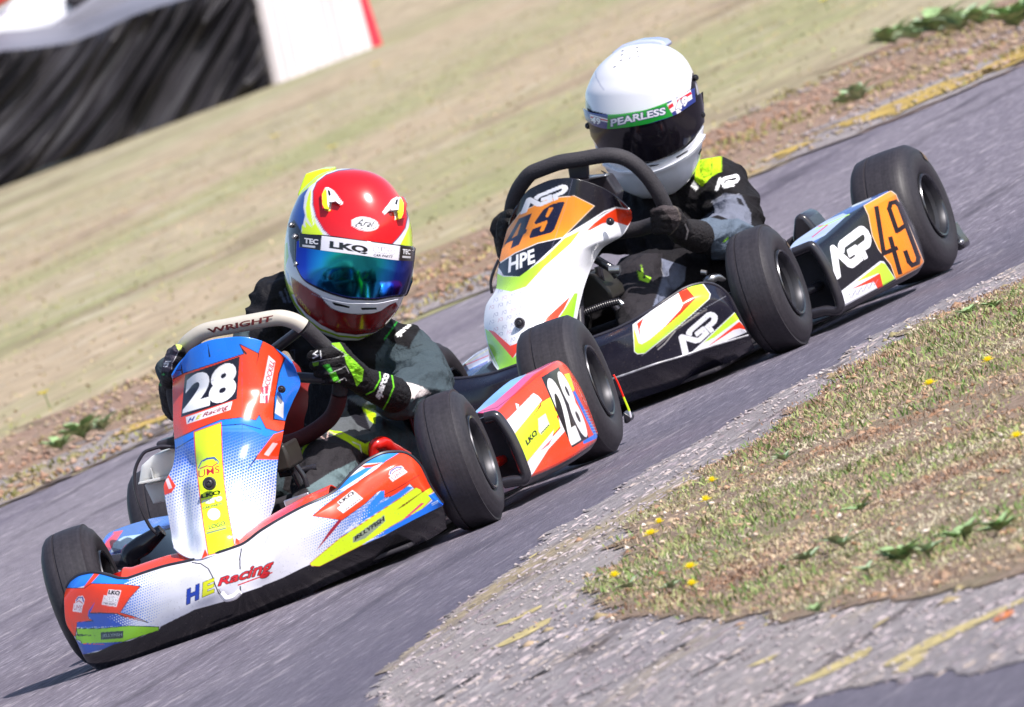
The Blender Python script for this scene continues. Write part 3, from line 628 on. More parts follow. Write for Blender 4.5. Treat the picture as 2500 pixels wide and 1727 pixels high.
a.line('V', [(460, 640), (300, 665), (250, 730), (380, 710), (340, 800), (240, 795)], 2.6, '#f2f0f4'); a.line('V', [(700, 320), (560, 600), (490, 700), (480, 880)], 1.2, '#d0ccd0'); a.poly('V', [(170, 1050), (230, 1000), (290, 1040), (240, 1070)], '#3c9c50'); a.poly('V', [(100, 1280), (180, 1350), (160, 1400), (90, 1340)], '#3c9c50'); a.poly('V', [(140, 680), (210, 660), (180, 720)], '#d4f070')
ART_GLOVER1 = a
a = Art(690, 820, 1010, 1040, '#141216')                     # left glove, driver 28
a.poly('I', [(345, 250), (412, 245), (465, 325), (540, 395), (600, 455), (590, 540), (545, 590), (515, 500), (462, 405), (445, 330)], '#8edc28')
a.poly('I', [(200, 400), (250, 395), (245, 425), (205, 430)], '#6a9c20'); a.poly('I', [(280, 425), (330, 412), (360, 470), (340, 485)], '#44b838'); a.poly('I', [(330, 490), (380, 470), (420, 560), (370, 550)], '#60c828')
a.line('I', [(150, 318), (345, 262), (470, 345), (200, 398)], 1.6, '#a8a8a8'); a.line('I', [(240, 310), (205, 335), (245, 345), (205, 368)], 3, '#f0f0f0'); a.line('I', [(262, 310), (268, 365)], 2.6, '#f0f0f0')
a.line('I', [(330, 490), (460, 430), (485, 480)], 1.6, '#c8c8c8'); a.line('I', [(385, 555), (450, 520), (465, 540)], 1.8, '#e0e0e0')
a.line('I', [(620, 650), (680, 620), (730, 530), (725, 475)], 3.4, '#74d828'); a.line('I', [(735, 795), (790, 700), (835, 590), (820, 500)], 3.4, '#74d828')
a.text('I', 'sparco', [(738, 705), (822, 500), (762, 478), (690, 668)], '#ecebf0', .05)
ART_GLOVE1 = a

# ================================================================== livery of kart 49
a = Art(1170, 420, 1560, 950, '#eeeef6')                     # nose panel
for i in range(17):
    for j in range(9):
        x_, y_ = 110+j*52+(i % 2)*24, 560+i*44-j*14
        a.line('E', [(x_, y_), (x_+6, y_-24), (x_+16, y_-8), (x_+26, y_-12), (x_+26, y_-28), (x_+14, y_-26)], .8, ['#8484a4', '#c88c9c', '#7c7ca0'][(i+j) % 3])
a.poly('E', [(120, 700), (200, 350), (300, 200), (640, 150), (880, 250), (960, 400), (870, 385), (810, 415), (560, 560), (540, 575), (300, 800), (200, 795), (160, 740)], '#15131f')
a.poly('E', [(155, 700), (200, 540), (295, 415), (470, 330), (620, 316), (740, 376), (550, 565), (400, 600), (262, 660), (180, 712)], '#ff9622', line='#f0e0d0', lw=1.4)
a.poly('Z', [(545, 555), (450, 800), (475, 800), (455, 850), (415, 880), (350, 1030), (225, 1090), (260, 970), (215, 985), (130, 1030), (350, 640)], '#1c1838'); a.poly('Z', [(360, 720), (384, 705), (325, 885), (240, 935)], '#ff9622')
a.poly('Z', [(1035, 400), (1020, 388), (960, 390), (830, 430), (720, 500), (660, 580), (580, 700), (600, 725), (770, 665), (775, 700), (720, 820), (680, 838), (662, 820), (690, 745), (650, 760), (560, 795), (540, 820), (505, 910), (520, 935), (830, 850), (880, 800)], '#1c1838'); a.poly('Z', [(850, 465), (868, 480), (790, 610), (755, 622), (748, 600), (800, 480)], '#ff9622')
a.logo('Z', (368, 578), (495, 325), (1075, 150), '#f2f2f8')
a.poly('E', [(165, 740), (262, 662), (400, 602), (545, 568), (540, 580), (300, 800), (195, 795)], '#15131f'); a.line('E', [(175, 718), (262, 660), (400, 600), (550, 566)], 1.6, '#f0f0f4')
a.text('E', 'HPE', [(222, 778), (385, 715), (378, 632), (228, 685)], '#f0f0f4', .03)
a.poly('E', [(135, 770), (195, 800), (290, 800), (440, 690), (560, 570), (660, 520), (600, 600), (440, 740), (330, 860), (240, 890), (140, 870)], '#bdf03c')
a.poly('E', [(810, 425), (880, 385), (960, 400), (980, 440), (940, 495), (860, 470), (790, 480), (665, 550), (740, 480)], RED); a.line('E', [(560, 560), (700, 475), (800, 410), (870, 386), (965, 400)], 3.4, '#f2f2f6')
a.poly('E', [(105, 1118), (140, 1130), (235, 1215), (385, 1158), (450, 1050), (595, 918), (560, 990), (425, 1185), (290, 1225), (250, 1290), (130, 1180)], RED)
a.poly('E', [(80, 1110), (112, 1130), (250, 1290), (300, 1240), (430, 1180), (560, 1000), (620, 900), (640, 900), (600, 1130), (440, 1250), (300, 1420), (180, 1390), (80, 1200)], '#a4e838')
a.line('E', [(610, 215), (560, 400), (480, 640), (455, 900), (440, 1200)], .8, '#8888a0', .6); a.line('E', [(80, 1110), (100, 1210), (165, 1350)], 2.6, '#e6e6f0')
ART_NOSE2 = a
a = Art(1130, 660, 1880, 1010, '#191826')                    # front bumper
a.poly('K', [(248, 1190), (330, 1130), (560, 960), (740, 850), (870, 800), (905, 820), (965, 905), (955, 950), (700, 1180), (360, 1455), (290, 1462), (262, 1440)], '#c8f23c', line='#f0f0f4', lw=1.6)
a.poly('K', [(255, 1190), (330, 1130), (560, 960), (668, 888), (712, 1000), (700, 1060), (600, 1160), (400, 1330), (330, 1372), (300, 1360), (262, 1230)], '#eaeaf2'); a.poly('K', [(668, 885), (745, 846), (832, 945), (700, 1082), (515, 1240), (690, 1050), (714, 1000)], '#f03c1c'); a.poly('K', [(285, 1180), (345, 1130), (310, 1230), (318, 1320)], '#f03c1c')
for i in range(7): a.line('K', [(380+i*40, 1170-i*30), (400+i*40, 1120-i*30), (420+i*40, 1145-i*30), (440+i*40, 1110-i*30)], 1, '#b8b8cc')
a.logo('Q', (1455, 1410), (1405, 1075), (1945, 730), '#f2f2f8')
a.line('K', [(470, 1390), (640, 1240), (860, 1090), (930, 1050)], 5, '#8f8a88', .45); a.line('K', [(480, 1420), (540, 1370), (640, 1250)], 3, '#c8c4c0', .6); a.line('K', [(700, 1200), (860, 1080)], 2.4, '#d8d4cc', .6)  # scuffs, with the sheen along the bumper ridge painted in as pale strokes
a.poly('K', [(755, 1480), (1190, 1075), (1235, 1150), (1305, 1240), (1300, 1262)], '#eaeaf2'); a.poly('K', [(900, 1360), (1195, 1078), (1232, 1140), (1000, 1310)], '#c8f23c'); a.poly('K', [(930, 1402), (1235, 1160), (1310, 1240), (1240, 1225), (1180, 1240)], '#f03c1c')
a.line('K', [(330, 1480), (600, 1240), (800, 1100), (1110, 925)], 1.2, '#8a8c98', .8)
ART_BUMP2 = a
a = Art(1900, 440, 2290, 780, '#131118')                     # left side pod
a.poly('G', [(440, 700), (520, 640), (760, 470), (1000, 350), (1120, 300), (1130, 312), (960, 400), (800, 490), (640, 650), (500, 690)], '#3a5aa8'); a.poly('G', [(465, 690), (500, 640), (700, 505), (820, 455), (850, 465), (700, 600), (600, 650)], '#b8c8ee'); a.line('G', [(620, 610), (720, 530), (660, 540)], 2.6, '#e04050'); a.line('G', [(640, 560), (860, 462)], 2.6, '#b8e860'); a.line('G', [(880, 410), (1000, 358)], 4, '#d8dce8')
a.poly('G', [(955, 405), (1130, 308), (1165, 335), (1200, 420), (1345, 770), (1320, 805), (1165, 888), (1130, 790), (1050, 690), (1010, 600), (985, 470)], '#ff8e1e', line='#f4d8c0', lw=1.4)
a.strokes('G', [[(.2, 1), (.0, .35), (.42, .35)], [(.34, .52), (.30, .0)]], [(1130, 870), (1330, 780), (1185, 375), (1000, 430)], 11, '#1c1014')
a.strokes('G', [[(.97, .62), (.62, .58), (.62, .93), (.72, 1), (.9, 1), (.97, .93), (.97, .1), (.9, .03), (.72, .03), (.66, .1), (.66, .25)]], [(1130, 870), (1330, 780), (1180, 375), (995, 430)], 11, '#1c1014')
a.logo('Y', (430, 1200), (365, 570), (1010, 310), '#f2f2f8')
a.poly('G', [(790, 975), (1060, 765), (1085, 768), (1160, 880), (1000, 965), (820, 1065)], '#e8e8f0'); a.poly('G', [(900, 905), (1070, 775), (1095, 785), (1155, 880), (1075, 930), (1050, 845)], '#c2f040'); a.poly('G', [(870, 950), (1060, 845), (1080, 930), (1045, 945), (1020, 900)], '#f03c1c')
for i in range(5): a.line('G', [(840+i*38, 1030-i*20), (862+i*38, 975-i*20), (870+i*38, 1005-i*20), (895+i*38, 965-i*20)], 1.2, '#7c7c90')
ART_POD2 = a
a = Art(1090, 840, 1200, 940, '#c6d2f0')
a.line('X', [(1000, 840), (1200, 640), (1700, 430)], 1.8, '#e04860'); a.line('X', [(960, 800), (1230, 590), (1700, 300)], 3, '#dfe8d8'); a.poly('X', [(1030, 880), (1300, 720), (1690, 540), (1690, 620), (1300, 880)], '#3f66c0'); a.poly('X', [(1040, 940), (1320, 860), (1320, 900), (1080, 990)], '#d8b8d8')
ART_PODR2 = a
a = Art(1410, 90, 1730, 500, '#e9e9f0')                      # white helmet
a.line('F', [(255, 330), (262, 380), (300, 450), (330, 488)], 2, '#a8acc4'); a.line('F', [(260, 330), (340, 210), (470, 140)], 1, '#c8ccdc')
for x_, y_ in ((485, 155), (608, 128), (480, 188), (612, 160), (472, 235), (546, 216), (616, 205), (418, 290)): a.poly('F', [(x_-16, y_+5), (x_+2, y_-7), (x_+16, y_-5), (x_-2, y_+7)], '#3a3a42')
a.poly('F', [(100, 540), (160, 540), (230, 660), (380, 700), (620, 680), (860, 600), (1060, 480), (1075, 340), (1140, 340), (1190, 600), (1170, 760), (1060, 950), (900, 1040), (700, 1110), (500, 1080), (330, 1030), (260, 930), (220, 830), (170, 760)], '#0e0d12')
a.poly('F', [(1100, 420), (1130, 440), (1160, 600), (1130, 600)], '#c8c8cc')
ART_HELM2 = a
a = Art(1410, 200, 1720, 330, '#2c3a80')                     # strip on the white helmet
a.poly('F', [(362, 690), (460, 690), (620, 665), (858, 590), (912, 705), (640, 790), (480, 820), (355, 822)], '#1c9434'); a.line('F', [(362, 700), (480, 694), (620, 672), (870, 596)], 1.6, '#60c060')
a.text('F', 'PEARLESS', [(388, 798), (850, 692), (846, 632), (385, 736)], '#e4e4ee', .03, out='#1c1c60', ow=1.6)
for P, c_ in (([(860, 610), (1060, 480), (1075, 560), (900, 680)], '#e8e4ec'), ([(870, 620), (1060, 500), (1070, 520), (880, 650)], '#d02838'), ([(895, 560), (930, 545), (990, 690), (950, 700)], '#e8e4ec'), ([(210, 690), (360, 730), (360, 760), (215, 730)], '#e8e4ec'), ([(215, 705), (360, 740), (360, 750), (215, 722)], '#d02838')): a.poly('F', P, c_)
a.text('F', '49', [(940, 680), (1045, 600), (1030, 530), (925, 590)], '#f4f4fa', .03, out='#1c1c60', ow=1.2); a.text('F', '49', [(220, 765), (300, 782), (300, 728), (222, 705)], '#f4f4fa', .03, out='#1c1c60', ow=1.2)
ART_STRIP2 = a
a = Art(1400, 420, 1900, 860, '#18161a')                     # race suit, driver 49
a.poly('E', [(1338, 222), (1350, 160), (1392, 96), (1430, 92), (1510, 125), (1595, 162), (1490, 174), (1440, 202), (1385, 260)], '#b4e020'); a.line('E', [(1375, 165), (1420, 105), (1440, 125), (1490, 130), (1445, 160), (1440, 190), (1395, 205), (1375, 165)], 1.6, '#4c6c10'); a.poly('E', [(1318, 255), (1335, 225), (1368, 265), (1350, 285)], '#e8e8ec')
a.logo('E', (1462, 285), (1492, 205), (1608, 200), '#f0f0f4')
a.poly('E', [(1445, 345), (1520, 300), (1620, 310), (1680, 420), (1680, 500), (1600, 480), (1480, 430), (1350, 470), (1400, 440), (1460, 400)], '#6c7080'); a.poly('E', [(1360, 470), (1420, 440), (1500, 460), (1600, 450), (1700, 500), (1650, 700), (1440, 700), (1440, 540)], '#5c6878'); a.poly('E', [(1590, 325), (1620, 335), (1640, 380), (1605, 365)], '#1c1c24')
a.line('E', [(1440, 355), (1500, 318), (1610, 305)], 1.4, '#8c8c98'); a.line('E', [(1515, 590), (1540, 570)], 4, '#9ce830')
a.poly('E', [(880, 660), (1150, 660), (1140, 760), (1150, 830), (1080, 1000), (1000, 1100), (850, 900)], '#2a272c'); a.poly('E', [(1140, 690), (1290, 740), (1280, 830), (1200, 900), (1085, 990), (1120, 900), (1150, 790)], '#6e7488')
P_ = [(1020, 718), (1035, 790), (1082, 805), (1065, 838), (1010, 820), (995, 765), (1022, 775)]
a.poly('E', P_, '#a8e038'); a.ell('E', 1038, 803, 8, 10, 0, '#2a272c'); a.line('E', [(1148, 700), (1142, 760), (1158, 800)], 1.2, '#a0a0a8')
ART_SUIT2 = a
a = Art(1560, 480, 1740, 640, '#242022')
a.poly('K', [(420, 130), (520, 75), (640, 85), (700, 160), (690, 260), (620, 330), (600, 200), (520, 120)], '#484042'); a.line('K', [(590, 360), (660, 290), (690, 200), (660, 110), (620, 85)], 2, '#686058'); a.line('K', [(735, 260), (760, 320), (742, 395)], 4, '#b0a8a8'); a.line('K', [(500, 150), (600, 260)], 2, '#2c2828'); a.poly('K', [(540, 470), (560, 430), (600, 465)], '#a86a10')
ART_GLOVE2 = a
# ================================================================== wheels
def wheel(k, name, c, r, w_, rimr, steer, parent, camber=0., mark=None):
    e = empty(name, c, steer, parent); e.rotation_euler = (0, camber, steer)
    h = w_/2
    P = [(-h+.012, rimr-.003), (-h+.002, rimr+.004), (-h-.004, rimr+.022), (-h-.001, r-.026), (-h+.006, r-.012), (-h+.014, r-.004), (-h*.52, r-.0008), (-h*.40, r-.0006), (-h*.385, r-.0030), (-h*.335, r-.0030), (-h*.32, r), (0, r+.0006), (h*.4, r), (h*.72, r-.0015), (h-.013, r-.006), (h-.004, r-.014), (h+.002, r-.028), (h+.004, rimr+.022), (h-.002, rimr+.006), (h-.008, rimr-.002)]
    MB().lathe(P, n=128).build('tyre', M['tyre'], e)
    m = MB(); s = [(h-.010, rimr+.001), (h-.001, rimr+.002), (h+.0015, rimr-.001), (h-.002, rimr-.005), (h-.014, rimr-.008), (h-.020, rimr-.016), (h-.055, rimr-.020), (h-.064, rimr-.028), (h-.067, .026), (h-.050, .024), (h-.048, .006), (h-.048, .0005)]
    m.lathe(s, n=96); m.lathe([(-q[0], q[1]) for q in s[:9]]+[(-h+.075, .026)], n=96)
    for i in range(3):
        a_ = i*2.094; m.lathe([(h-.066, .0065), (h-.052, .0065), (h-.050, .004), (h-.050, .0003)], (0, .034*math.cos(a_), .034*math.sin(a_)), n=10)
    m.build('rim', M['rim'], e)
    MB().lathe([(h-.0015, rimr-.0008), (h+.0012, rimr+.0022), (h+.0034, rimr+.0008), (h+.0022, rimr-.003), (h-.002, rimr-.0045)], n=96).build('rim_lip', M['lip'], e)
    if mark is not None:                              # printed patch on the sidewall shoulder
        PP_ = resample(np.array([(h-.004, r-.0135, 0), (h+.0026, r-.026, 0), (h+.0046, r-.036, 0)]), 8); an = np.linspace(mark-.10, mark+.10, 16)
        V = np.array([(q[0]+.0006, (q[1]+.0004)*math.cos(t), (q[1]+.0004)*math.sin(t)) for q in PP_ for t in an]); mesh('sidewall_mark', V, gridf(8, 16), plain('tan_print', (.16, .11, .075), .6, var=.6, scale=250), e)
    return e
def bolt(k, name, c, n_, r, parent, mat='black'):
    MB().lathe([(-.002, r), (.004, r), (.006, r*.8), (.005, r*.55), (.008, r*.5), (.009, r*.3), (.007, r*.28), (.007, .0002)], c, n_, 24).build(name, M[mat], parent)

# ================================================================== helmets
class Helm:
    """outline measured level by level; depth from head proportions"""
    def __init__(s, k, crop, lev, y0, front=1.12, back=1.3):
        lev = np.array(lev, float); s.k, s.crop = k, crop; s.ly = lev[:, 0]
        t = np.linspace(0, 1, len(lev)); s.t = (s.ly-s.ly[0])/(s.ly[-1]-s.ly[0]); s.l = lev[:, 1:2]; s.r = lev[:, 2:3]
        s.y0 = y0; s.sc = CROP[crop][2]; s.f, s.b = front, back
    def lr(s, y):
        t = (np.asarray(y, float)-s.ly[0])/(s.ly[-1]-s.ly[0])
        return pchip(s.t, s.l, np.clip(t, 0, 1))[:, 0], pchip(s.t, s.r, np.clip(t, 0, 1))[:, 0]
    def pt(s, x, y, off=0.):
        """point on the front of the shell over measured spot x,y"""
        x = np.asarray(x, float); y = np.asarray(y, float); l, r = s.lr(y); c = (l+r)/2; hw = np.maximum((r-l)/2, 1)
        u = np.clip((x-c)/hw, -.999, .999); e = 2.25
        dep = (1-np.abs(u)**e)**(1/e)
        hwm = hw/s.sc/1315.6
        D = s.f*hwm*dep
        g = 1+off/hwm
        P = loc(s.k, px(s.crop, np.stack([c+(x-c)*g, y], -1)), y=s.y0)
        F = s.fwd()
        return P+F*(D*g)[:, None]
    def fwd(s):
        h = POSE[s.k][2]; d = -CD_; c, q = math.cos(h), math.sin(h)
        return np.array([c*d[0]+q*d[1], -q*d[0]+c*d[1], d[2]])
    def shell(s, name, art, mat, parent, backcol):
        n, m = 260, 260; y = np.interp(np.linspace(0, 1, m), np.linspace(0, 1, 60), s.ly[0]+(s.ly[-1]-s.ly[0])*(.5-.5*np.cos(np.linspace(0, math.pi, 60))))
        l, r = s.lr(y); c = (l+r)/2; hw = (r-l)/2; a = np.linspace(0, 2*math.pi, n, endpoint=False); e = 2/2.25
        ca, sa = np.cos(a), np.sin(a); ux = np.sign(ca)*np.abs(ca)**e; ud = np.sign(sa)*np.abs(sa)**e
        X = c[:, None]+hw[:, None]*ux; Y = np.broadcast_to(y[:, None], X.shape)
        P = loc(s.k, px(s.crop, np.stack([X, Y], -1).reshape(-1, 2)), y=s.y0).reshape(m, n, 3)
        hwm = hw/s.sc/1315.6
        dep = np.where(ud > 0, s.f, s.b)*ud*hwm[:, None]
        P = P+s.fwd()*dep[..., None]
        V = P.reshape(-1, 3); col = art.sample(prj(s.k, V)); bk = (np.broadcast_to(ud, X.shape).reshape(-1) < -.02); col[bk] = srgb(backcol)
        V = np.concatenate([V, P[0].mean(0)[None], P[-1].mean(0)[None]]); col = np.concatenate([col, col[:1], col[-1:]])
        F = gridf(m, n, True); N = m*n
        F = [tuple(f) for f in F]+[(N, (j+1) % n, j) for j in range(n)]+[(N+1, N-n+j, N-n+(j+1) % n) for j in range(n)]
        return mesh(name, V, F, mat, parent, col)
    def patch(s, name, top, bot, off, mat, parent, art=None, col=None, thick=.002, nn=160):
        T = resample(top, nn); B = resample(bot, nn); m = max(10, nn//3); q = np.linspace(0, 1, m)[:, None, None]
        G = T[None]*(1-q)+B[None]*q
        V = s.pt(G[..., 0].ravel(), G[..., 1].ravel(), off)
        c = art.sample(prj(s.k, V)) if art else (np.broadcast_to(srgb(col), V.shape) if col else None)
        o = mesh(name, V, gridf(m, nn), mat, parent, c); md = o.modifiers.new('t', 'SOLIDIFY'); md.thickness = thick; md.offset = 0
        return o

def hidden_tray(k, parent, mat):
    m = MB(); m.box((0, .42, .022), (.56, 1.25, .008)); m.build('floor_tray', M['mattblack'], parent, .003)
    m = MB()
    for s in (-1, 1):
        m.tube([(s*.20, -.12, .05), (s*.21, 0, .05), (s*.26, .4, .055), (s*.30, .8, .055), (s*.30, 1.05, .055)], .014)
        m.tube([(s*.21, 0.02, .06), (s*.30, 0, .09)], .012); m.tube([(s*.30, 0, .07), (s*.30, 0, .15)], .014)
        m.tube([(s*.25, .25, .07), (s*.38, .27, .09), (s*.40, .6, .09), (s*.28, .7, .07)], .010)
    m.tube([(-.2, -.12, .05), (.2, -.12, .05)], .014); m.tube([(-.28, .62, .055), (.28, .62, .055)], .014); m.tube([(-.30, 1.0, .055), (.30, 1.0, .055)], .014)
    m.build('chassis_frame', mat, parent)
    MB().tube([(-.36, .98, .138), (.36, .98, .138)], .0125).build('rear_axle', M['steel'], parent)
    m = MB(); m.tube([(-.3, .03, .10), (0, .06, .11), (.3, .03, .10)], .006, smooth=False); m.build('tie_rod', M['steel'], parent)

def seat(k, parent, mat, cx, zs=1.):
    rows = []
    for z, hw, y0, dp in ((.07, .10, .48, .03), (.06, .15, .55, .05), (.08, .165, .66, .10), (.18, .17, .76, .14), (.30, .165, .82, .13), (.38, .12, .84, .08)):
        rows.append(np.array([(cx+hw*u, y0-dp*abs(u)**2.5*1.6, z*zs+(.07 if z < .1 else 0)*abs(u)**3) for u in np.linspace(-1, 1, 11)]))
    G = surf(rows, 12); o = mesh('seat', G.reshape(-1, 3), gridf(*G.shape[:2]), mat, parent); md = o.modifiers.new('t', 'SOLIDIFY'); md.thickness = .006
    return o
# ================================================================== kart 28
K1 = tag(empty('go_kart'), 'go-kart number 28 with red, blue and white bodywork, leading in front', 'go-kart', 'racing go-karts')
def dep(xs, ys):
    return lambda c, P, add=0.: np.interp(px(c, P)[:, 0], xs, ys)+add
db1 = dep([150, 300, 480, 600, 760, 950, 1085], [-.15, -.25, -.315, -.33, -.305, -.225, -.15])
def rw(k, parts, dfn, add=0.):
    return np.concatenate([V3(k, c, P, dfn(c, P, add)) for c, P in parts])
top = [('A', [(200, 990), (240, 928), (290, 897), (350, 883), (405, 884), (470, 899), (540, 918), (600, 915), (700, 880), (800, 848), (900, 824), (960, 812), (1100, 775), (1280, 715)]),
       ('J', [(0, 975), (230, 840), (430, 735), (640, 640), (720, 590), (830, 470), (930, 370), (1040, 290), (1150, 235), (1300, 215), (1400, 228), (1480, 280), (1560, 380), (1620, 510), (1680, 610), (1755, 715)])]
m1 = [('A', [(193, 1060), (300, 960), (500, 975), (700, 960), (900, 905), (1100, 865), (1400, 760)]), ('J', [(100, 1040), (460, 870), (760, 700), (1040, 500), (1300, 350), (1480, 400), (1600, 560), (1757, 722)])]
m2 = [('A', [(205, 1190), (300, 1150), (500, 1145), (700, 1110), (900, 1040), (1150, 980), (1450, 860)]), ('J', [(150, 1200), (560, 1000), (1000, 740), (1350, 560), (1560, 590), (1760, 730)])]
bt = [('A', [(262, 1290), (310, 1380), (400, 1370), (500, 1325), (600, 1300), (780, 1228), (1000, 1110), (1180, 1062), (1290, 1010), (1500, 940), (1715, 840)]), ('J', [(560, 1328), (960, 1122), (1200, 1022), (1500, 860), (1762, 738)])]
lp = [('A', [(290, 1340), (330, 1430), (450, 1430), (600, 1395), (800, 1310), (1000, 1230), (1300, 1110), (1500, 1030), (1715, 940)]), ('J', [(560, 1430), (960, 1230), (1300, 1070), (1600, 910), (1775, 790)])]
lb = [('A', [(330, 1420), (380, 1475), (500, 1480), (700, 1430), (1000, 1325), (1300, 1200), (1500, 1115), (1715, 1015)]), ('J', [(560, 1545), (960, 1370), (1300, 1220), (1600, 1080), (1800, 960)])]
rows = [rw(1, top, db1, .035), rw(1, m1, db1, .004), rw(1, m2, db1, -.006), rw(1, bt, db1, .0), rw(1, lp, db1, .012), rw(1, lb, db1, .05)]
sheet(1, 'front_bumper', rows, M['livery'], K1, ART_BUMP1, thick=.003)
MB().tube(rw(1, top, db1, .036), .0035, 8).build('bumper_edge_trim', M['black'], K1)
# ledge behind the bumper edge
r0 = rw(1, top, db1, .040)[6:18]
sheet(1, 'bumper_ledge', [r0+[0, .0, -.002], r0+[0, .05, .012], r0+[0, .09, .002]], M['livery'], K1, col=RED, step=4)
MB().tube(V3(1, 'A', [(1165, 1010), (1200, 1045), (1240, 1035), (1282, 1000)], -.345), .006, 8).build('bumper_strap', M['livery'], K1).data
setcol(bpy.data.objects['bumper_strap'].data, srgb(WHT))

# nose panel
L = [((150, 430), (850, 360)), ((148, 500), (904, 475)), ((150, 620), (858, 585)), ((152, 720), (815, 695)), ((162, 880), (797, 800)), ((150, 960), (774, 910)), ((95, 1090), (763, 1020)), ((108, 1180), (752, 1180)), ((124, 1270), (722, 1270)), ((143, 1390), (685, 1355))]
base = [.0, -.01, -.035, -.06, -.10, -.125, -.165, -.195, -.225, -.275]
rows = [V3(1, 'B', [(150, 430), (200, 345), (260, 272), (350, 226), (470, 204), (560, 200), (640, 213), (730, 250), (800, 305), (850, 360)], [.05, .045, .035, .02, .01, .005, .01, .02, .03, .035])]
for i, ((l, r), b) in enumerate(zip(L[1:], base[1:])):
    n = 13; s = np.linspace(0, 1, n); P = np.stack([l[0]+(r[0]-l[0])*s, l[1]+(r[1]-l[1])*s], -1)
    v = i/9; c = .52
    q = np.abs(s-c)/c; bul = .10*q**2.6+.012*q
    if i >= 4: bul = np.where(s < .3, bul-.03*np.exp(-((s-.16)/.09)**2)*-1, bul)
    rows.append(V3(1, 'B', P, b+bul))
rows.append(V3(1, 'B', [(160, 1440), (200, 1482), (250, 1507), (300, 1514), (350, 1502), (430, 1482), (520, 1450), (580, 1430), (640, 1400)], [-.23, -.25, -.27, -.285, -.29, -.29, -.28, -.265, -.24]))
sheet(1, 'nose_panel', rows, M['livery'], K1, ART_NOSE1, thick=.0035)
def onB(x, y, d): return v1(1, 'B', x, y, d)
nb = np.array([.1, -.95, .2])
bolt(1, 'fixing_bolt', onB(367, 1067, -.188), nb, .0125, K1); bolt(1, 'fixing_bolt', onB(793, 510, .012), nb, .007, K1)

# side pods
def pod(k, name, parent, c, inner, top_, bot, art, yf, yr, mat, edge):
    def R_(P, a0, a1): P = np.array(P, float); return V3(k, c, P, np.linspace(a0, a1, len(P)))
    ri, rt, rb = [resample(q_, 40) for q_ in (R_(inner, yf+.02, yr), R_(top_, yf, yr), R_(bot, yf, yr))]
    off = np.array([.010, 0, 0])
    rows = [ri, ri*.1+rt*.9+[0, 0, .001], rt, rt*.93+rb*.07+off*.6, rt*.5+rb*.5+off, rt*.04+rb*.96+off*.4, rb]
    rows = [resample(r, 40) for r in rows]
    o = sheet(k, name, rows, mat, parent, art, thick=.003, step=1.2)
    und = resample(rb, 24); sheet(k, 'pod_underside', [und, und+[-.02, 0, -.012], und+[-.16, 0, -.014]], M['black'], parent, step=8)
    fr = V3(k, c, edge, yf-.004); MB().tube(fr, .011, 12).build('pod_front_frame', M['satin'], parent)
    b = np.array([rt[0], rb[0], rb[0]+[-.15, .02, 0], rt[0]+[-.13, .02, .0]])+[-.004, .06, 0]
    MB().prism(b, (0, .004, 0)).build('pod_bulkhead', M['mattblack'], parent, smooth=False)
    return o
pod(1, 'side_pod', K1, 'D', [(570, 700), (620, 650), (830, 475), (950, 425), (1060, 372), (1120, 350)], [(706, 722), (800, 620), (940, 500), (1060, 395), (1130, 350), (1165, 350), (1195, 385)], [(935, 1165), (1100, 1095), (1300, 985), (1400, 915), (1418, 870)], ART_POD1, .24, .74, M['livery'],
    [(640, 745), (705, 730), (770, 800), (830, 905), (880, 1020), (920, 1130), (905, 1175), (850, 1180), (770, 1195)])
rows = [V3(1, 'A', [(415, 722), (480, 632), (700, 556), (860, 525)], [.25, .33, .55, .72]), V3(1, 'A', [(440, 770), (560, 700), (720, 620), (865, 560)], [.25, .35, .52, .68]), V3(1, 'A', [(478, 812), (600, 772), (780, 628), (870, 600)], [.28, .33, .5, .6])]
sheet(1, 'side_pod', rows, M['livery'], K1, ART_PODR1, thick=.003)
sheet(1, 'pod_underside', [rows[-1]+[0, .004, 0], rows[-1]+[.06, .02, -.10]], M['satin'], K1, step=6)
MB().tube(V3(1, 'A', [(470, 822), (560, 815), (610, 830), (600, 780), (700, 700), (800, 620)], .22), [.014, .018, .02, .012]).build('pod_front_frame', M['satin'], K1)

# wheels
FL1 = (.3775, .004, .129); RL1 = (.406, .985, .141)
wheel(1, 'front_wheel', FL1, .129, .092, .069, math.radians(2), K1)
wheel(1, 'front_wheel', (-.370, 0, .129), .129, .100, .069, math.radians(4), K1)
wheel(1, 'rear_wheel', RL1, .139, .122, .069, 0, K1)
wheel(1, 'rear_wheel', (-.394, .985, .141), .139, .142, .069, 0, K1)
hidden_tray(1, K1, M['redpaint']); seat(1, K1, M['redseat'], .03)
# red side rail by the seat
MB().tube(V3(1, 'J', [(1085, 260), (1100, 150), (1150, 130), (1240, 180), (1330, 220), (1420, 250)], [.30, .30, .31, .34, .38, .42]), [.010, .015, .013, .008]).build('seat_stay', M['redpaint'], K1)
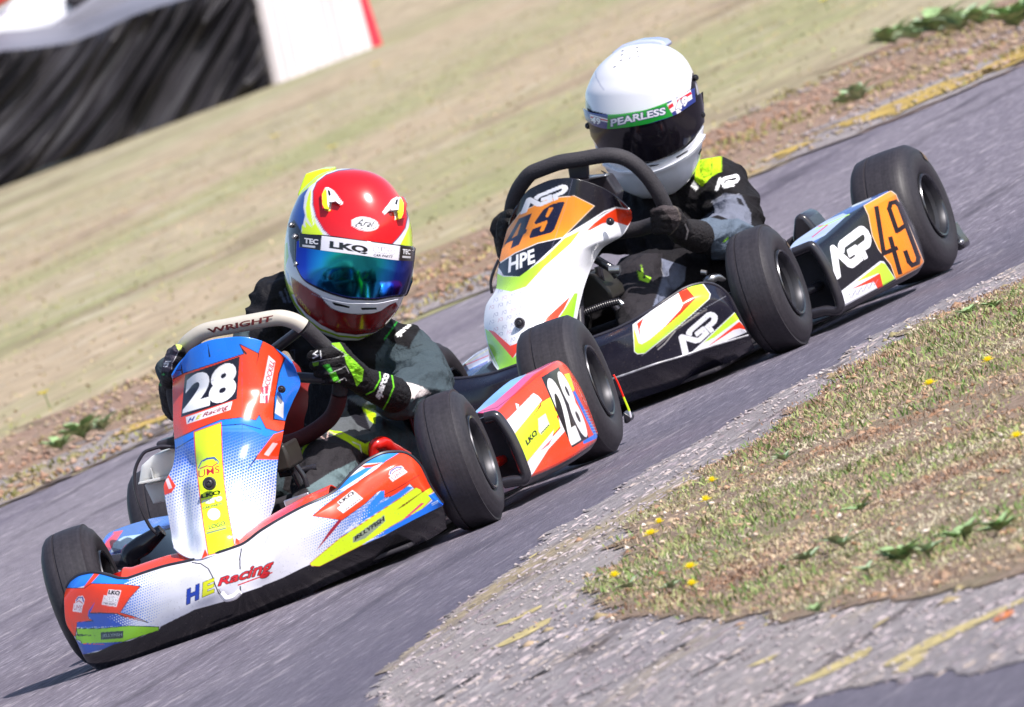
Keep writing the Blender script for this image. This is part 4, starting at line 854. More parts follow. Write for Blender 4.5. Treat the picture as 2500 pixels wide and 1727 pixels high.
# steering
ring = V3(1, 'B', [(140, 440), (165, 360), (205, 285), (262, 215), (340, 168), (480, 138), (640, 108), (780, 88), (860, 105), (920, 140), (1000, 215), (1080, 300), (1128, 420), (1130, 560), (1060, 700), (880, 810), (500, 820), (190, 660), (140, 440)], [.16, .15, .14, .125, .115, .105, .10, .10, .105, .11, .13, .15, .17, .19, .21, .22, .21, .18, .16])
pl = resample(ring, 240)
i0 = int(np.argmin(np.linalg.norm(pl-onB(190, 300, .143), axis=1))); i1 = int(np.argmin(np.linalg.norm(pl-onB(925, 145, .11), axis=1)))
j0 = int(np.argmin(np.linalg.norm(pl-onB(1130, 540, .19), axis=1))); j1 = int(np.argmin(np.linalg.norm(pl-onB(200, 650, .18), axis=1)))
SW = MB().tube(pl[i1:j0], .0148, 20, smooth=False).build('steering_wheel', M['foam'], K1)
MB().tube(np.concatenate([pl[j1:], pl[1:i0+1]]), .0148, 20, smooth=False).build('side_grip', M['foam'], SW)
MB().tube(pl[j0:j1+1], .0152, 20, smooth=False).build('lower_grip', M['maroon'], SW)
MB().tube(pl[i0:i1], .0152, 20, smooth=False).build('wheel_top_grip', M['greywheel'], SW)
m = MB(); hub = onB(560, 420, .24); m.tube([hub, hub+[-.02, -.24, -.28]], .010)
for P in ((250, 230), (900, 160), (1080, 450)): m.tube([hub, onB(*P, .13)], .010)
m.box(hub+[0, -.015, 0], (.10, .03, .07)); m.build('steering_column', M['black'], K1)
# WRIGHT lettering wrapped on the grip
wr = MB(); V, T = glyphs('WRIGHT', .03, 0)
Q = px('B', [(362, 182), (735, 108), (742, 72), (348, 152)]); u, v = V[:, :1], V[:, 1:]
P = Q[0]*(1-u)*(1-v)+Q[1]*u*(1-v)+Q[2]*u*v+Q[3]*(1-u)*v
ctr = prj(1, pl[i0:i1]); yy = []
for p in P:
    j = int(np.argmin(np.linalg.norm(ctr-p, axis=1))); rr = min(np.linalg.norm(ctr[j]-p)/1315.6, .0150)
    yy.append(pl[i0+j][1]-math.sqrt(max(.0160**2-rr**2, 0))-.0022)
wr.add(loc(1, P, y=np.array(yy)), T); o = wr.build('grip_lettering', plain('maroon_lettering', (.12, .012, .012), .5, var=.05), SW, smooth=False); o.name = 'grip_lettering'
# tank, cable, brake cylinder, pedals
m = MB(); m.prism(V3(1, 'A', [(672, 222), (740, 160), (870, 112), (905, 150), (900, 280), (655, 328)], .10), (0, .10, 0)); m.prism(V3(1, 'A', [(648, 338), (655, 322), (900, 268), (900, 292)], .09), (0, .12, 0)); m.prism(V3(1, 'A', [(690, 340), (900, 292), (900, 430), (745, 458)], .11), (0, .09, 0)); m.prism(V3(1, 'A', [(722, 240), (732, 238), (750, 305), (740, 308)], .094), (0, .01, 0))
m.build('fuel_tank', M['tank'], K1, .005)
MB().tube(V3(1, 'A', [(905, 108), (860, 105), (780, 106), (705, 130), (655, 190), (630, 270), (636, 370), (672, 490), (720, 590), (775, 650)], .05), .0034, 10).build('throttle_cable', M['black'], K1)
m = MB(); m.prism(V3(1, 'A', [(758, 95), (768, 72), (870, 45), (905, 60), (900, 100), (790, 130)], .08), (0, .05, 0)); m.build('brake_reservoir', M['black'], K1, .004)
for s in (-1, 1):
    m = MB(); m.tube([(s*.09, -.13, .03), (s*.09, -.15, .10), (s*.09+.03*s, -.14, .17)], .006); m.box((s*.10, -.14, .15), (.05, .012, .05)); m.build('pedal', M['steel'], K1, .002)
m = MB(); m.tube(V3(1, 'B', [(770, 830), (820, 900), (870, 1000), (930, 1120), (960, 1160)], [.05, .06, .08, .08, .08]), .0085); m.tube(V3(1, 'B', [(880, 960), (930, 1040), (950, 1100), (985, 1160)], .06), .005)
m.tube(V3(1, 'B', [(780, 1010), (900, 990), (1000, 970)], .10), .007); m.build('brake_line', M['satin'], K1)
m = MB(); m.prism(V3(1, 'B', [(740, 880), (800, 830), (830, 900), (850, 980), (760, 1010)], .02), (0, .12, 0)); m.build('steering_support', plain('dark_bronze_fairing', (.03, .025, .022), .4), K1, .006)
m = MB(); m.box((-.02, .2, .1), (.42, .02, .14)); m.build('front_bulkhead', M['mattblack'], K1, .01)
# rear bumper end poking out past the tyre
o = sheet(1, 'rear_bumper', [V3(1, 'D', [(1530, 443), (1560, 500), (1600, 600), (1640, 700), (1652, 745)], 1.2), V3(1, 'D', [(1540, 440), (1572, 500), (1612, 600), (1650, 690), (1662, 740)], 1.2)], M['livery'], K1, col=RED, step=2, thick=.004)
me = o.data; co = np.array([v.co for v in me.vertices]); q = prj(1, co); y_ = (q[:, 1]-760)*2.85; c_ = np.where((y_ < 598)[:, None], srgb('#ee2818'), np.where((y_ < 695)[:, None], srgb(YEL), srgb('#e8e4f0')))
ca = me.color_attributes['Col']; buf = np.ones((len(co), 4), np.float32); buf[:, :3] = c_; ca.data.foreach_set('color', buf.ravel())
m = MB(); m.tube([(-.42, 1.22, .10), (.42, 1.22, .10)], .022); m.prism(V3(1, 'D', [(1600, 700), (1655, 735), (1650, 765), (1625, 785), (1605, 780)], 1.21), (0, .04, 0)); m.build('rear_bumper_bar', M['black'], K1, .004)
m = MB(); m.box((.12, .9, .14), (.14, .14, .12)); m.build('engine', M['rim'], K1, .01)

# ================================================================== driver 28
D1 = tag(empty('person', (0, .6, 0)), 'driver in red-domed helmet and dark green suit with green gloves, steering kart 28', 'person', 'kart drivers')
D1.location = (0, 0, 0)
b = lambda x, y, d: v1(1, 'B', x, y, d)
neck = v1(1, 'C', 740, 1400, .58); shL = b(1500, 300, .62); shR = v1(1, 'C', 150, 1200, .64); elL = b(1655, 520, .50); wrL = b(1460, 575, .36)
chest = np.array([.12, .64, .28]); pel = np.array([.04, .64, .13]); handR = b(140, 400, .17); elR = np.array([-.20, .46, .27])
hipL = np.array([.13, .6, .13]); knL = b(1075, 905, .33); anL = b(1010, 1100, .12)
hipR = np.array([-.06, .6, .13]); knR = np.array([-.14, .33, .24]); anR = np.array([-.11, -.02, .09])
caps = [(pel, .115, chest, .11), (chest, .105, neck+[0, .03, -.05], .07), (neck+[0, .02, -.03], .055, neck+[0, 0, .08], .05), (chest+[0, 0, .06], .09, shL, .058), (chest+[0, 0, .06], .09, shR, .055),
        (shL, .056, b(1600, 420, .57), .056), (b(1600, 420, .57), .056, elL, .052), (elL, .052, (elL+wrL)/2, .045), ((elL+wrL)/2, .045, wrL, .034),
        (shR, .052, elR, .042), (elR, .042, handR+[.02, .05, -.02], .03), (handR+[.02, .05, -.02], .03, handR, .025),
        (pel, .10, hipL, .09), (hipL, .088, b(1230, 880, .42), .072), (b(1230, 880, .42), .07, knL, .066), (knL, .064, anL, .045), (anL, .04, np.array([.07, -.10, .07]), .032),
        (pel, .10, hipR, .09), (hipR, .085, knR, .062), (knR, .06, anR, .042), (anR, .04, np.array([-.09, -.11, .07]), .032)]
blob('body', caps, .0028, M['cloth'], D1, lambda co: ART_SUIT1.sample(prj(1, co)), 5, .0095, 17)
H1 = Helm(1, 'C', [(107, 640, 760), (125, 540, 860), (150, 470, 930), (200, 400, 1012), (300, 312, 1098), (400, 262, 1156), (500, 222, 1192), (600, 198, 1214), (700, 184, 1224), (800, 178, 1228), (900, 176, 1218), (1000, 184, 1198), (1100, 210, 1166), (1200, 252, 1128), (1300, 315, 1068), (1400, 420, 980), (1460, 520, 880), (1500, 640, 790)], .52)
hm = H1.shell('helmet', ART_HELM1, M['helmet'], D1, '#c8d830')
H1.patch('visor', [(300, 700), (325, 690), (480, 700), (800, 740), (1110, 780), (1222, 790)], [(292, 880), (350, 1000), (450, 1062), (600, 1122), (750, 1155), (900, 1160), (1050, 1138), (1150, 1125), (1200, 1020)], .0035, M['iris'], hm, thick=.0022)
H1.patch('visor_frame', [(275, 640), (480, 648), (800, 690), (1110, 728), (1226, 742)], [(272, 885), (345, 1012), (450, 1078), (600, 1138), (750, 1172), (900, 1178), (1050, 1154), (1160, 1140), (1215, 1030)], .0012, M['darkvisor'], hm, thick=.001)
H1.patch('visor_strip', [(322, 634), (480, 654), (800, 695), (1112, 738), (1222, 748)], [(326, 748), (480, 772), (800, 815), (1106, 856), (1212, 862)], .0052, M['helmet'], hm, ART_STRIP1, thick=.0012)
H1.patch('mouth_vent', [(500, 1150), (600, 1180), (740, 1200), (900, 1200), (1090, 1165)], [(540, 1200), (620, 1255), (740, 1280), (880, 1278), (1085, 1190)], .004, M['helmet'], hm, ART_HELM1, thick=.003)
for P in ([(500, 300), (545, 265), (600, 310), (650, 390)], ) : H1.patch('top_vent', P, [(512, 440), (552, 445), (565, 385), (640, 404)], .007, M['helmet'], hm, ART_HELM1, thick=.005, nn=60)
H1.patch('top_vent', [(1020, 440), (1080, 345), (1110, 340), (1140, 390)], [(1028, 452), (1078, 448), (1090, 520), (1125, 515)], .007, M['helmet'], hm, ART_HELM1, thick=.005, nn=60)
for x_, y_ in ((245, 565), (276, 660), (292, 880), (1205, 765)):
    p = H1.pt(np.array([x_]), np.array([y_]), .0015)[0]; bolt(1, 'visor_screw', p, (0, -1, 0) if x_ < 700 else (.5, -.8, 0), .0052, hm, 'steel')
# rear spoiler of the helmet
m = MB(); m.prism(V3(1, 'C', [(352, 150), (480, 112), (560, 108), (560, 160), (420, 260), (300, 340), (285, 320), (330, 200)], .55), (0, .05, 0)); o = m.build('helmet_spoiler', M['helmet'], hm, .006); setcol(o.data, srgb(YEL))
# gloves
def hand(k, c, name, mat, parent, wr, cuff, kn, mid, tip, thumb, d0, r=.0092, art=None, col=None):
    q = lambda p: v1(k, c, p[0], p[1], p[2])
    W, C_ = q(wr), q(cuff); caps = [(C_, .034, W, .027)]
    K_ = [q(p) for p in kn]
    for i, p in enumerate(K_): caps.append((W+(p-W)*.12, .024, p, .0125))
    for a_, b_ in zip(K_[:-1], K_[1:]): caps.append((a_, .0125, b_, .0125))
    for a_, b_, c_ in zip(K_, mid, tip): B_, T_ = q(b_), q(c_); caps += [(a_, .0118, B_, .0108), (B_, .0108, T_, .0095)]
    t0, t1, t2 = [q(p) for p in thumb]; caps += [(W*.6+t0*.4, .018, t0, .0135), (t0, .0135, t1, .0115), (t1, .0115, t2, .0102)]
    return blob(name, caps, .0017, mat, parent, (lambda co: art.sample(prj(k, co))) if art else (lambda co: np.broadcast_to(srgb(col), co.shape)), 3, .0012, 80)
hand(1, 'I', 'glove', M['glove'], D1, (600, 550, .22), (830, 650, .33), [(400, 310, .13), (430, 385, .135), (440, 455, .14), (440, 520, .15)], [(290, 335, .105), (300, 405, .11), (325, 470, .115), (350, 525, .125)], [(195, 352, .12), (215, 420, .125), (245, 480, .13), (290, 535, .14)], [(520, 420, .16), (420, 290, .15), (330, 285, .145)], .15, art=ART_GLOVE1)
hand(1, 'B', 'glove', M['glove'], D1, (150, 500, .20), (190, 600, .27), [(150, 300, .125), (135, 345, .125), (125, 390, .13), (120, 430, .135)], [(178, 278, .10), (165, 330, .10), (155, 380, .105), (150, 420, .11)], [(205, 300, .13), (195, 350, .13), (185, 400, .135), (180, 440, .14)], [(130, 420, .17), (165, 340, .17), (190, 270, .155)], .15, art=ART_GLOVER1)
# ================================================================== kart 49
x2, y2, h2 = POSE[2]
K2 = tag(empty('go_kart', (x2, y2, 0), h2), 'go-kart number 49 with black and white bodywork and orange plates, chasing behind', 'go-kart', 'racing go-karts')
db2 = dep([1090, 1300, 1450, 1600, 1720, 1830], [-.15, -.30, -.33, -.29, -.22, -.15])
mir = lambda P: np.array(P)*[-1, 1, 1]
def rw2(parts, add): return rw(2, parts, db2, add)
tR = rw2([('E', [(640, 1190), (720, 1168), (850, 1120), (975, 1060), (1100, 985), (1200, 918), (1300, 860), (1380, 840), (1440, 842), (1500, 870), (1555, 930), (1600, 1020), (1655, 1138)])], .035)
mR = rw2([('E', [(640, 1260), (800, 1210), (1000, 1130), (1200, 1020), (1350, 940), (1480, 930), (1560, 990), (1658, 1142)])], .0)
nR = rw2([('E', [(640, 1350), (850, 1290), (1100, 1190), (1300, 1090), (1480, 1020), (1580, 1050), (1660, 1146)])], -.004)
bR = rw2([('E', [(640, 1480), (900, 1395), (1100, 1325), (1260, 1278), (1400, 1230), (1665, 1150)])], .0)
lR = rw2([('E', [(640, 1560), (920, 1480), (1250, 1360), (1500, 1260), (1680, 1180)])], .012)
zR = rw2([('E', [(640, 1640), (950, 1550), (1280, 1440), (1500, 1340), (1700, 1230)])], .05)
def full(R_):
    R_ = resample(R_, 30); R_ = R_[R_[:, 0] > .03]; return np.concatenate([mir(R_)[::-1], R_])
rows = [full(r) for r in (tR, mR, nR, bR, lR, zR)]
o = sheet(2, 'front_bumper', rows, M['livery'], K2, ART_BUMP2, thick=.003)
MB().tube(full(tR)+[0, 0, 0], .003, 8).build('bumper_edge_trim', M['black'], K2)
MB().tube(full(bR)+[0, -.004, 0], .0022, 8).build('bumper_lower_trim', plain('scuffed_plastic_edge', (.25, .25, .28), .35, var=.5, scale=60), K2)

Ls = [((235, 470), (945, 400)), ((205, 560), (962, 460)), ((175, 680), (900, 560)), ((158, 780), (800, 620)), ((150, 870), (725, 740)), ((88, 980), (680, 860)), ((78, 1090), (650, 980)), ((92, 1180), (630, 1080)), ((120, 1290), (600, 1160))]
bs = [-.005, -.02, -.05, -.075, -.10, -.14, -.175, -.20, -.235]
rows = [V3(2, 'E', [(245, 450), (290, 350), (360, 270), (460, 225), (560, 208), (620, 212), (720, 238), (820, 285), (900, 350), (945, 398)], [.045, .035, .02, .01, .0, .0, .01, .02, .03, .035])]
for i, ((l, r), b_) in enumerate(zip(Ls[1:], bs[1:])):
    s = np.linspace(0, 1, 13); P = np.stack([l[0]+(r[0]-l[0])*s, l[1]+(r[1]-l[1])*s], -1); c = .45
    q = np.abs(s-c)/np.where(s < c, c, 1-c); rows.append(V3(2, 'E', P, b_+.09*q**2.4+.014*q))
rows.append(V3(2, 'E', [(180, 1385), (225, 1405), (290, 1420), (380, 1400), (480, 1340), (560, 1250)], [-.24, -.26, -.27, -.27, -.26, -.24]))
sheet(2, 'nose_panel', rows, M['livery'], K2, ART_NOSE2, thick=.0035)
bolt(2, 'fixing_bolt', v1(2, 'E', 293, 1078, -.188), (.1, -.95, .2), .011, K2); bolt(2, 'fixing_bolt', v1(2, 'E', 835, 470, .0), (.1, -.95, .2), .008, K2)
pod(2, 'side_pod', K2, 'G', [(455, 705), (500, 645), (700, 508), (900, 395), (1000, 352), (1110, 308)], [(640, 680), (760, 585), (880, 480), (1000, 380), (1125, 312), (1160, 328), (1185, 370)], [(820, 1065), (1000, 975), (1165, 890), (1320, 808), (1345, 770)], ART_POD2, .24, .74, M['livery'],
    [(500, 712), (610, 668), (660, 720), (720, 830), (770, 950), (800, 1050), (780, 1085), (700, 1090), (620, 1110)])
rows = [V3(2, 'X', [(960, 830), (1250, 545), (1500, 345), (1700, 240)], [.25, .4, .55, .68]), V3(2, 'X', [(1010, 880), (1250, 740), (1500, 600), (1720, 470)], [.25, .38, .5, .62]), V3(2, 'X', [(1060, 985), (1330, 885), (1560, 700), (1740, 540)], [.26, .34, .44, .55])]
sheet(2, 'side_pod', rows, M['livery'], K2, ART_PODR2, thick=.003); sheet(2, 'pod_underside', [rows[-1]+[0, .004, 0], rows[-1]+[.08, .02, -.10]], M['satin'], K2, step=6)
wheel(2, 'front_wheel', (.3755, .004, .129), .129, .095, .067, math.radians(2), K2, mark=math.radians(42)); wheel(2, 'front_wheel', (-.368, 0, .129), .129, .113, .067, math.radians(3), K2)
wheel(2, 'rear_wheel', (.402, .985, .141), .139, .136, .067, 0, K2, mark=math.radians(62)); wheel(2, 'rear_wheel', (-.398, .985, .141), .139, .142, .067, 0, K2)
hidden_tray(2, K2, M['black']); seat(2, K2, M['mattblack'], .0, .70)
e_ = lambda x, y, d: v1(2, 'E', x, y, d)
ring = V3(2, 'E', [(225, 520), (240, 430), (255, 350), (300, 250), (380, 170), (500, 125), (660, 95), (820, 72), (920, 90), (1010, 150), (1080, 230), (1130, 310), (1178, 420), (1135, 475), (1040, 505), (900, 530), (600, 560), (300, 560), (225, 520)], [.17, .16, .15, .13, .11, .10, .095, .095, .10, .11, .12, .13, .15, .18, .21, .22, .21, .18, .17])
SW2 = MB().tube(resample(ring, 240), .0158, 20, smooth=False).build('steering_wheel', M['foam'], K2)
hub = e_(620, 330, .22); m = MB(); m.tube([hub, hub+[-.02, -.22, -.26]], .010)
m.prism(V3(2, 'E', [(575, 130), (700, 105), (705, 215), (590, 225)], .105), (0, .012, 0)); m.prism(V3(2, 'E', [(700, 205), (810, 195), (880, 300), (860, 400), (560, 420), (560, 215)], .15), (0, .05, 0)); m.build('steering_column', M['black'], K2, .004)
m = MB(); m.prism(V3(2, 'E', [(705, 205), (805, 190), (812, 200), (712, 220)], .14), (0, .03, 0)); m.build('lap_timer', M['steel'], K2, .002)
MB().tube(V3(2, 'E', [(165, 700), (135, 770), (118, 840), (125, 900)], .05), .0032, 8).build('throttle_cable', M['black'], K2)
m = MB(); m.tube(V3(2, 'E', [(740, 690), (790, 720), (850, 760), (880, 800)], .06), .009); m.tube(V3(2, 'E', [(760, 740), (800, 900), (880, 1000)], .10), .008); m.build('steering_support', M['satin'], K2)
for c__, P__, d__, r__ in (('E', [(830, 758), (895, 755)], .05, .008), ('E', [(885, 950), (910, 968)], .05, .006), ('K', [(880, 700), (930, 708)], .3, .005)): m = MB(); m.tube(V3(2, c__, P__, d__), r__); m.build('tie_rod_end', M['steel'], K2)
m = MB(); m.prism(V3(2, 'E', [(690, 780), (740, 790), (830, 880), (850, 940), (640, 1010), (650, 880)], .08), (0, .10, 0)); m.build('footwell_cover', plain('dark_fairing', (.03, .027, .025), .35), K2, .006)
sp = V3(2, 'E', [(640, 1030), (720, 1000), (800, 970), (900, 945)], .05); q = resample(sp, 200); t_ = np.linspace(0, 40*math.pi, 200)
MB().tube(q+np.stack([0*t_, np.cos(t_)*.006, np.sin(t_)*.006], -1), .002, 6, smooth=False).build('return_spring', M['satin'], K2)
MB().tube(V3(2, 'K', [(925, 800), (960, 770), (1020, 750), (1075, 765), (1100, 770)], [.38, .38, .39, .40, .41]), [.009, .010, .007, .003]).build('seat_stay', M['steel'], K2)
m = MB(); m.prism(V3(2, 'G', [(488, 600), (498, 480), (530, 462), (570, 465), (610, 510), (680, 600), (680, 660), (490, 660)], .80), (0, .10, 0)); m.build('airbox', M['satin'], K2, .012)
m = MB(); m.prism(V3(2, 'G', [(440, 640), (480, 610), (700, 560), (760, 560), (700, 640), (440, 700)], .85), (0, .08, 0)); m.build('seat_panel', M['mattblack'], K2, .006)
m = MB(); m.box((-.02, .2, .1), (.42, .02, .14)); m.build('front_bulkhead', M['mattblack'], K2, .01)
m = MB(); m.tube([(-.42, 1.22, .11), (.42, 1.22, .11)], .022); m.prism(V3(2, 'G', [(1520, 520), (1560, 590), (1600, 640), (1612, 680), (1580, 698), (1520, 700)], 1.21), (0, .05, 0)); m.build('rear_bumper_bar', M['satin'], K2, .005)
bolt(2, 'fixing_bolt', v1(2, 'G', 1588, 640, 1.2), (0, -1, 0), .006, K2, 'steel')
m = MB(); m.box((.12, .9, .12), (.14, .14, .1)); m.build('engine', M['rim'], K2, .01)

# ================================================================== driver 49
D2 = tag(empty('person', (x2, y2, 0), h2), 'driver in white helmet and grey and black suit with lime shoulder, steering kart 49', 'person', 'kart drivers')
neck = v1(2, 'F', 720, 1330, .58); shL = e_(1480, 260, .62); shR = np.array([neck[0]-.17, .66, neck[2]-.03]); elL = e_(1580, 560, .48); wrL = e_(1370, 545, .34)
chest = np.array([neck[0]-.0, .66, .28]); pel = np.array([.03, .66, .13]); handR = e_(195, 500, .19); elR = np.array([-.24, .46, .28])
knL = e_(1030, 840, .34); anL = e_(1010, 1050, .12); hipL = np.array([.13, .6, .13]); hipR = np.array([-.06, .6, .13]); knR = np.array([-.14, .33, .24]); anR = np.array([-.11, -.02, .09])
caps = [(pel, .11, chest, .11), (chest, .105, neck+[0, .03, -.05], .07), (neck+[0, .02, -.03], .055, neck+[0, 0, .06], .05), (chest+[0, 0, .05], .09, shL, .06), (chest+[0, 0, .05], .09, shR, .055),
        (shL, .058, e_(1600, 410, .56), .052), (e_(1600, 410, .56), .052, elL, .05), (elL, .05, e_(1480, 560, .41), .042), (e_(1480, 560, .41), .042, wrL, .036),
        (shR, .052, elR, .042), (elR, .042, handR+[.02, .05, 0], .03), (handR+[.02, .05, 0], .03, handR, .025),
        (pel, .10, hipL, .088), (hipL, .085, e_(1200, 830, .43), .066), (e_(1200, 830, .43), .062, knL, .062), (knL, .060, e_(1020, 930, .25), .05), (e_(1020, 930, .25), .05, anL, .042), (anL, .04, np.array([.07, -.10, .07]), .032),
        (pel, .10, hipR, .09), (hipR, .085, knR, .06), (knR, .058, anR, .042), (anR, .04, np.array([-.09, -.11, .07]), .032)]
blob('body', caps, .0028, M['cloth'], D2, lambda co: ART_SUIT2.sample(prj(2, co)), 5, .009, 17)
H2 = Helm(2, 'F', [(95, 640, 760), (110, 540, 850), (140, 455, 920), (200, 370, 1000), (300, 268, 1068), (400, 212, 1108), (540, 168, 1140), (700, 172, 1162), (830, 205, 1170), (940, 245, 1160), (1050, 300, 1138), (1150, 350, 1108), (1240, 400, 1058), (1320, 480, 975), (1370, 560, 900), (1402, 650, 800)], .52)
hm = H2.shell('helmet', ART_HELM2, M['helmet'], D2, '#e6e6ee')
me = hm.data
H2.patch('visor', [(200, 720), (380, 745), (620, 725), (860, 650), (1060, 560), (1150, 500)], [(235, 880), (330, 1010), (500, 1075), (700, 1100), (900, 1025), (1060, 900), (1158, 760)], .0035, M['darkvisor'], hm, thick=.0022)
H2.patch('visor_strip', [(172, 640), (230, 680), (380, 702), (620, 674), (860, 592), (1072, 472)], [(195, 740), (270, 795), (380, 822), (620, 795), (900, 712), (1080, 590)], .0052, M['helmet'], hm, ART_STRIP2, thick=.0012)
H2.patch('chin_bar', [(262, 960), (330, 1035), (500, 1100), (700, 1128), (900, 1052), (1060, 930), (1160, 790)], [(360, 1165), (430, 1270), (560, 1360), (720, 1395), (880, 1370), (980, 1300), (1125, 1080)], .002, M['silver'], hm, col='#eceef4', thick=.002)
H2.patch('chin_ridge', [(345, 1110), (500, 1180), (700, 1180), (900, 1110), (1060, 990), (1150, 860)], [(350, 1125), (500, 1196), (700, 1200), (900, 1132), (1060, 1015), (1148, 890)], .006, M['silver'], hm, col='#f0f0f6', thick=.006)
for P, Q in (([(700, 1130), (790, 1118)], [(720, 1142), (770, 1130)]), ([(912, 1060), (1005, 1000)], [(918, 1072), (1000, 1015)]), ([(1085, 1030), (1105, 985)], [(1090, 1040), (1112, 992)]), ([(350, 1165), (388, 1190)], [(352, 1176), (386, 1200)])): H2.patch('chin_slot', P, Q, .010, M['mattblack'], hm, thick=.001, nn=30)
for x_, y_ in ((1090, 385), (1146, 700), (205, 790)):
    p = H2.pt(np.array([x_]), np.array([y_]), .002)[0]; bolt(2, 'visor_screw', p, (0, -1, 0) if x_ < 700 else (.4, -.9, 0), .0068, hm, 'steel' if x_ == 1108 else 'satin')
m = MB(); m.prism(V3(2, 'F', [(380, 180), (480, 105), (620, 66), (740, 58), (820, 72), (862, 110), (820, 140), (460, 170)], .58), (0, .05, 0)); o = m.build('helmet_spoiler', M['helmet'], hm, .006); setcol(o.data, srgb('#a8b0d0'))
hand(2, 'K', 'glove', M['glove'], D2, (700, 330, .22), (850, 370, .31), [(640, 150, .13), (640, 205, .13), (625, 260, .135), (605, 310, .14)], [(540, 130, .10), (540, 190, .10), (530, 245, .105), (520, 295, .11)], [(450, 150, .11), (450, 210, .115), (455, 262, .12), (460, 310, .125)], [(690, 230, .16), (620, 140, .16), (520, 110, .145)], .15, art=ART_GLOVE2)
hand(2, 'E', 'glove', M['glove'], D2, (215, 570, .22), (250, 640, .28), [(210, 440, .14), (195, 475, .14), (190, 510, .145), (190, 545, .15)], [(235, 425, .12), (225, 465, .12), (215, 505, .125), (210, 540, .13)], [(255, 440, .145), (250, 480, .145), (245, 515, .15), (240, 550, .15)], [(190, 540, .18), (215, 480, .18), (235, 430, .165)], .15, col='#161416')
# ================================================================== ground
from mathutils.geometry import tessellate_polygon
def W(c, P, z=0.): return loc(0, px(c, P), z=z)
def nz2(x, y, s, seed=0.): return noise.noise(Vector((x*s+seed, y*s-seed, seed*1.7)))
def roughen(P, seg, amp):
    P = np.asarray(P)[:, :2]; out = []
    for i in range(len(P)):
        a_, b_ = P[i], P[(i+1) % len(P)]; L = np.hypot(*(b_-a_)); n = min(400, max(1, int(L/seg)))
        t = (b_-a_)/max(L, 1e-6); nn = np.array([-t[1], t[0]])
        for j in range(n):
            p = a_+(b_-a_)*j/n
            d = amp*(nz2(p[0], p[1], 1.3)+.6*nz2(p[0], p[1], 4.1, 3)+.45*nz2(p[0], p[1], 13, 5)+.3*nz2(p[0], p[1], 37, 9)); out.append(p+nn*d)
    return np.array(out)
def ground_sheet(name, P, z, mat, seg=.02, amp=.03, kind='structure'):
    P = roughen(P, seg, amp); T = tessellate_polygon([[Vector((p[0], p[1], 0)) for p in P]])
    V = np.c_[P, np.full(len(P), z)]; F = []
    for t in T:
        a_, b_, c_ = V[list(t)]; F.append(t if (b_-a_)[0]*(c_-a_)[1]-(b_-a_)[1]*(c_-a_)[0] > 0 else t[::-1])
    return tag(mesh(name, V, F, mat, smooth=False), kind=kind), P
def ramp(t, src, stops):
    cr = t.nodes.new('ShaderNodeValToRGB'); el = cr.color_ramp.elements
    el[0].position = stops[0][0]; el[0].color = (*stops[0][1], 1); el[1].position = stops[-1][0]; el[1].color = (*stops[-1][1], 1)
    for p, c in stops[1:-1]: e = el.new(p); e.color = (*c, 1)
    t.links.new(src, cr.inputs[0]); return cr.outputs[0]
def ntex(t, vec, sc, det=6, rough=.6, dist=0.):
    n = t.nodes.new('ShaderNodeTexNoise'); n.inputs['Scale'].default_value = sc; n.inputs['Detail'].default_value = det; n.inputs['Roughness'].default_value = rough; n.inputs['Distortion'].default_value = dist
    t.links.new(vec, n.inputs['Vector']); return n.outputs[0]
def mixc(t, f, a_, b_, mode='MIX'):
    m = t.nodes.new('ShaderNodeMix'); m.data_type = 'RGBA'; m.blend_type = mode
    for i, v in ((0, f), (6, a_), (7, b_)):
        if isinstance(v, (int, float)): m.inputs[i].default_value = v
        elif isinstance(v, tuple): m.inputs[i].default_value = (*v, 1)
        else: t.links.new(v, m.inputs[i])
    return m.outputs[2]
def ground_mat(name, base, patches, fine, rough=.9, bump=.5, bd=.01, fs=90., stretch=(1, 1, 1), rot=0., post=None):
    """base: ramp stops on a fine grain; patches: (scale, lo, hi, colour) overlays"""
    m, t, b = newmat(name)
    tc = t.nodes.new('ShaderNodeTexCoord'); mp = t.nodes.new('ShaderNodeMapping'); mp.inputs['Scale'].default_value = stretch; mp.inputs['Rotation'].default_value = (0, 0, rot)
    t.links.new(tc.outputs['Object'], mp.inputs[0]); v = mp.outputs[0]
    n1 = ntex(t, v, fs, 8, .75); c = ramp(t, n1, base)
    for sc, lo, hi, col, amt in patches:
        n = ntex(t, v, sc, 7, .65, .3); f = ramp(t, n, [(lo, (0, 0, 0)), (hi, (amt, amt, amt))]); c = mixc(t, f, c, col)
    n2 = ntex(t, v, fine, 3, .6); c = mixc(t, 1., c, ramp(t, n2, [(.3, (.72, .72, .72)), (.7, (1.25, 1.25, 1.25))]), 'MULTIPLY')
    if post: c = post(t, c, tc)
    t.links.new(c, b.inputs['Base Color']); b.inputs['Roughness'].default_value = rough; b.inputs['Specular IOR Level'].default_value = .25
    bp = t.nodes.new('ShaderNodeBump'); bp.inputs['Strength'].default_value = bump; bp.inputs['Distance'].default_value = bd
    t.links.new(n1, bp.inputs['Height']); t.links.new(bp.outputs[0], b.inputs['Normal'])
    return m
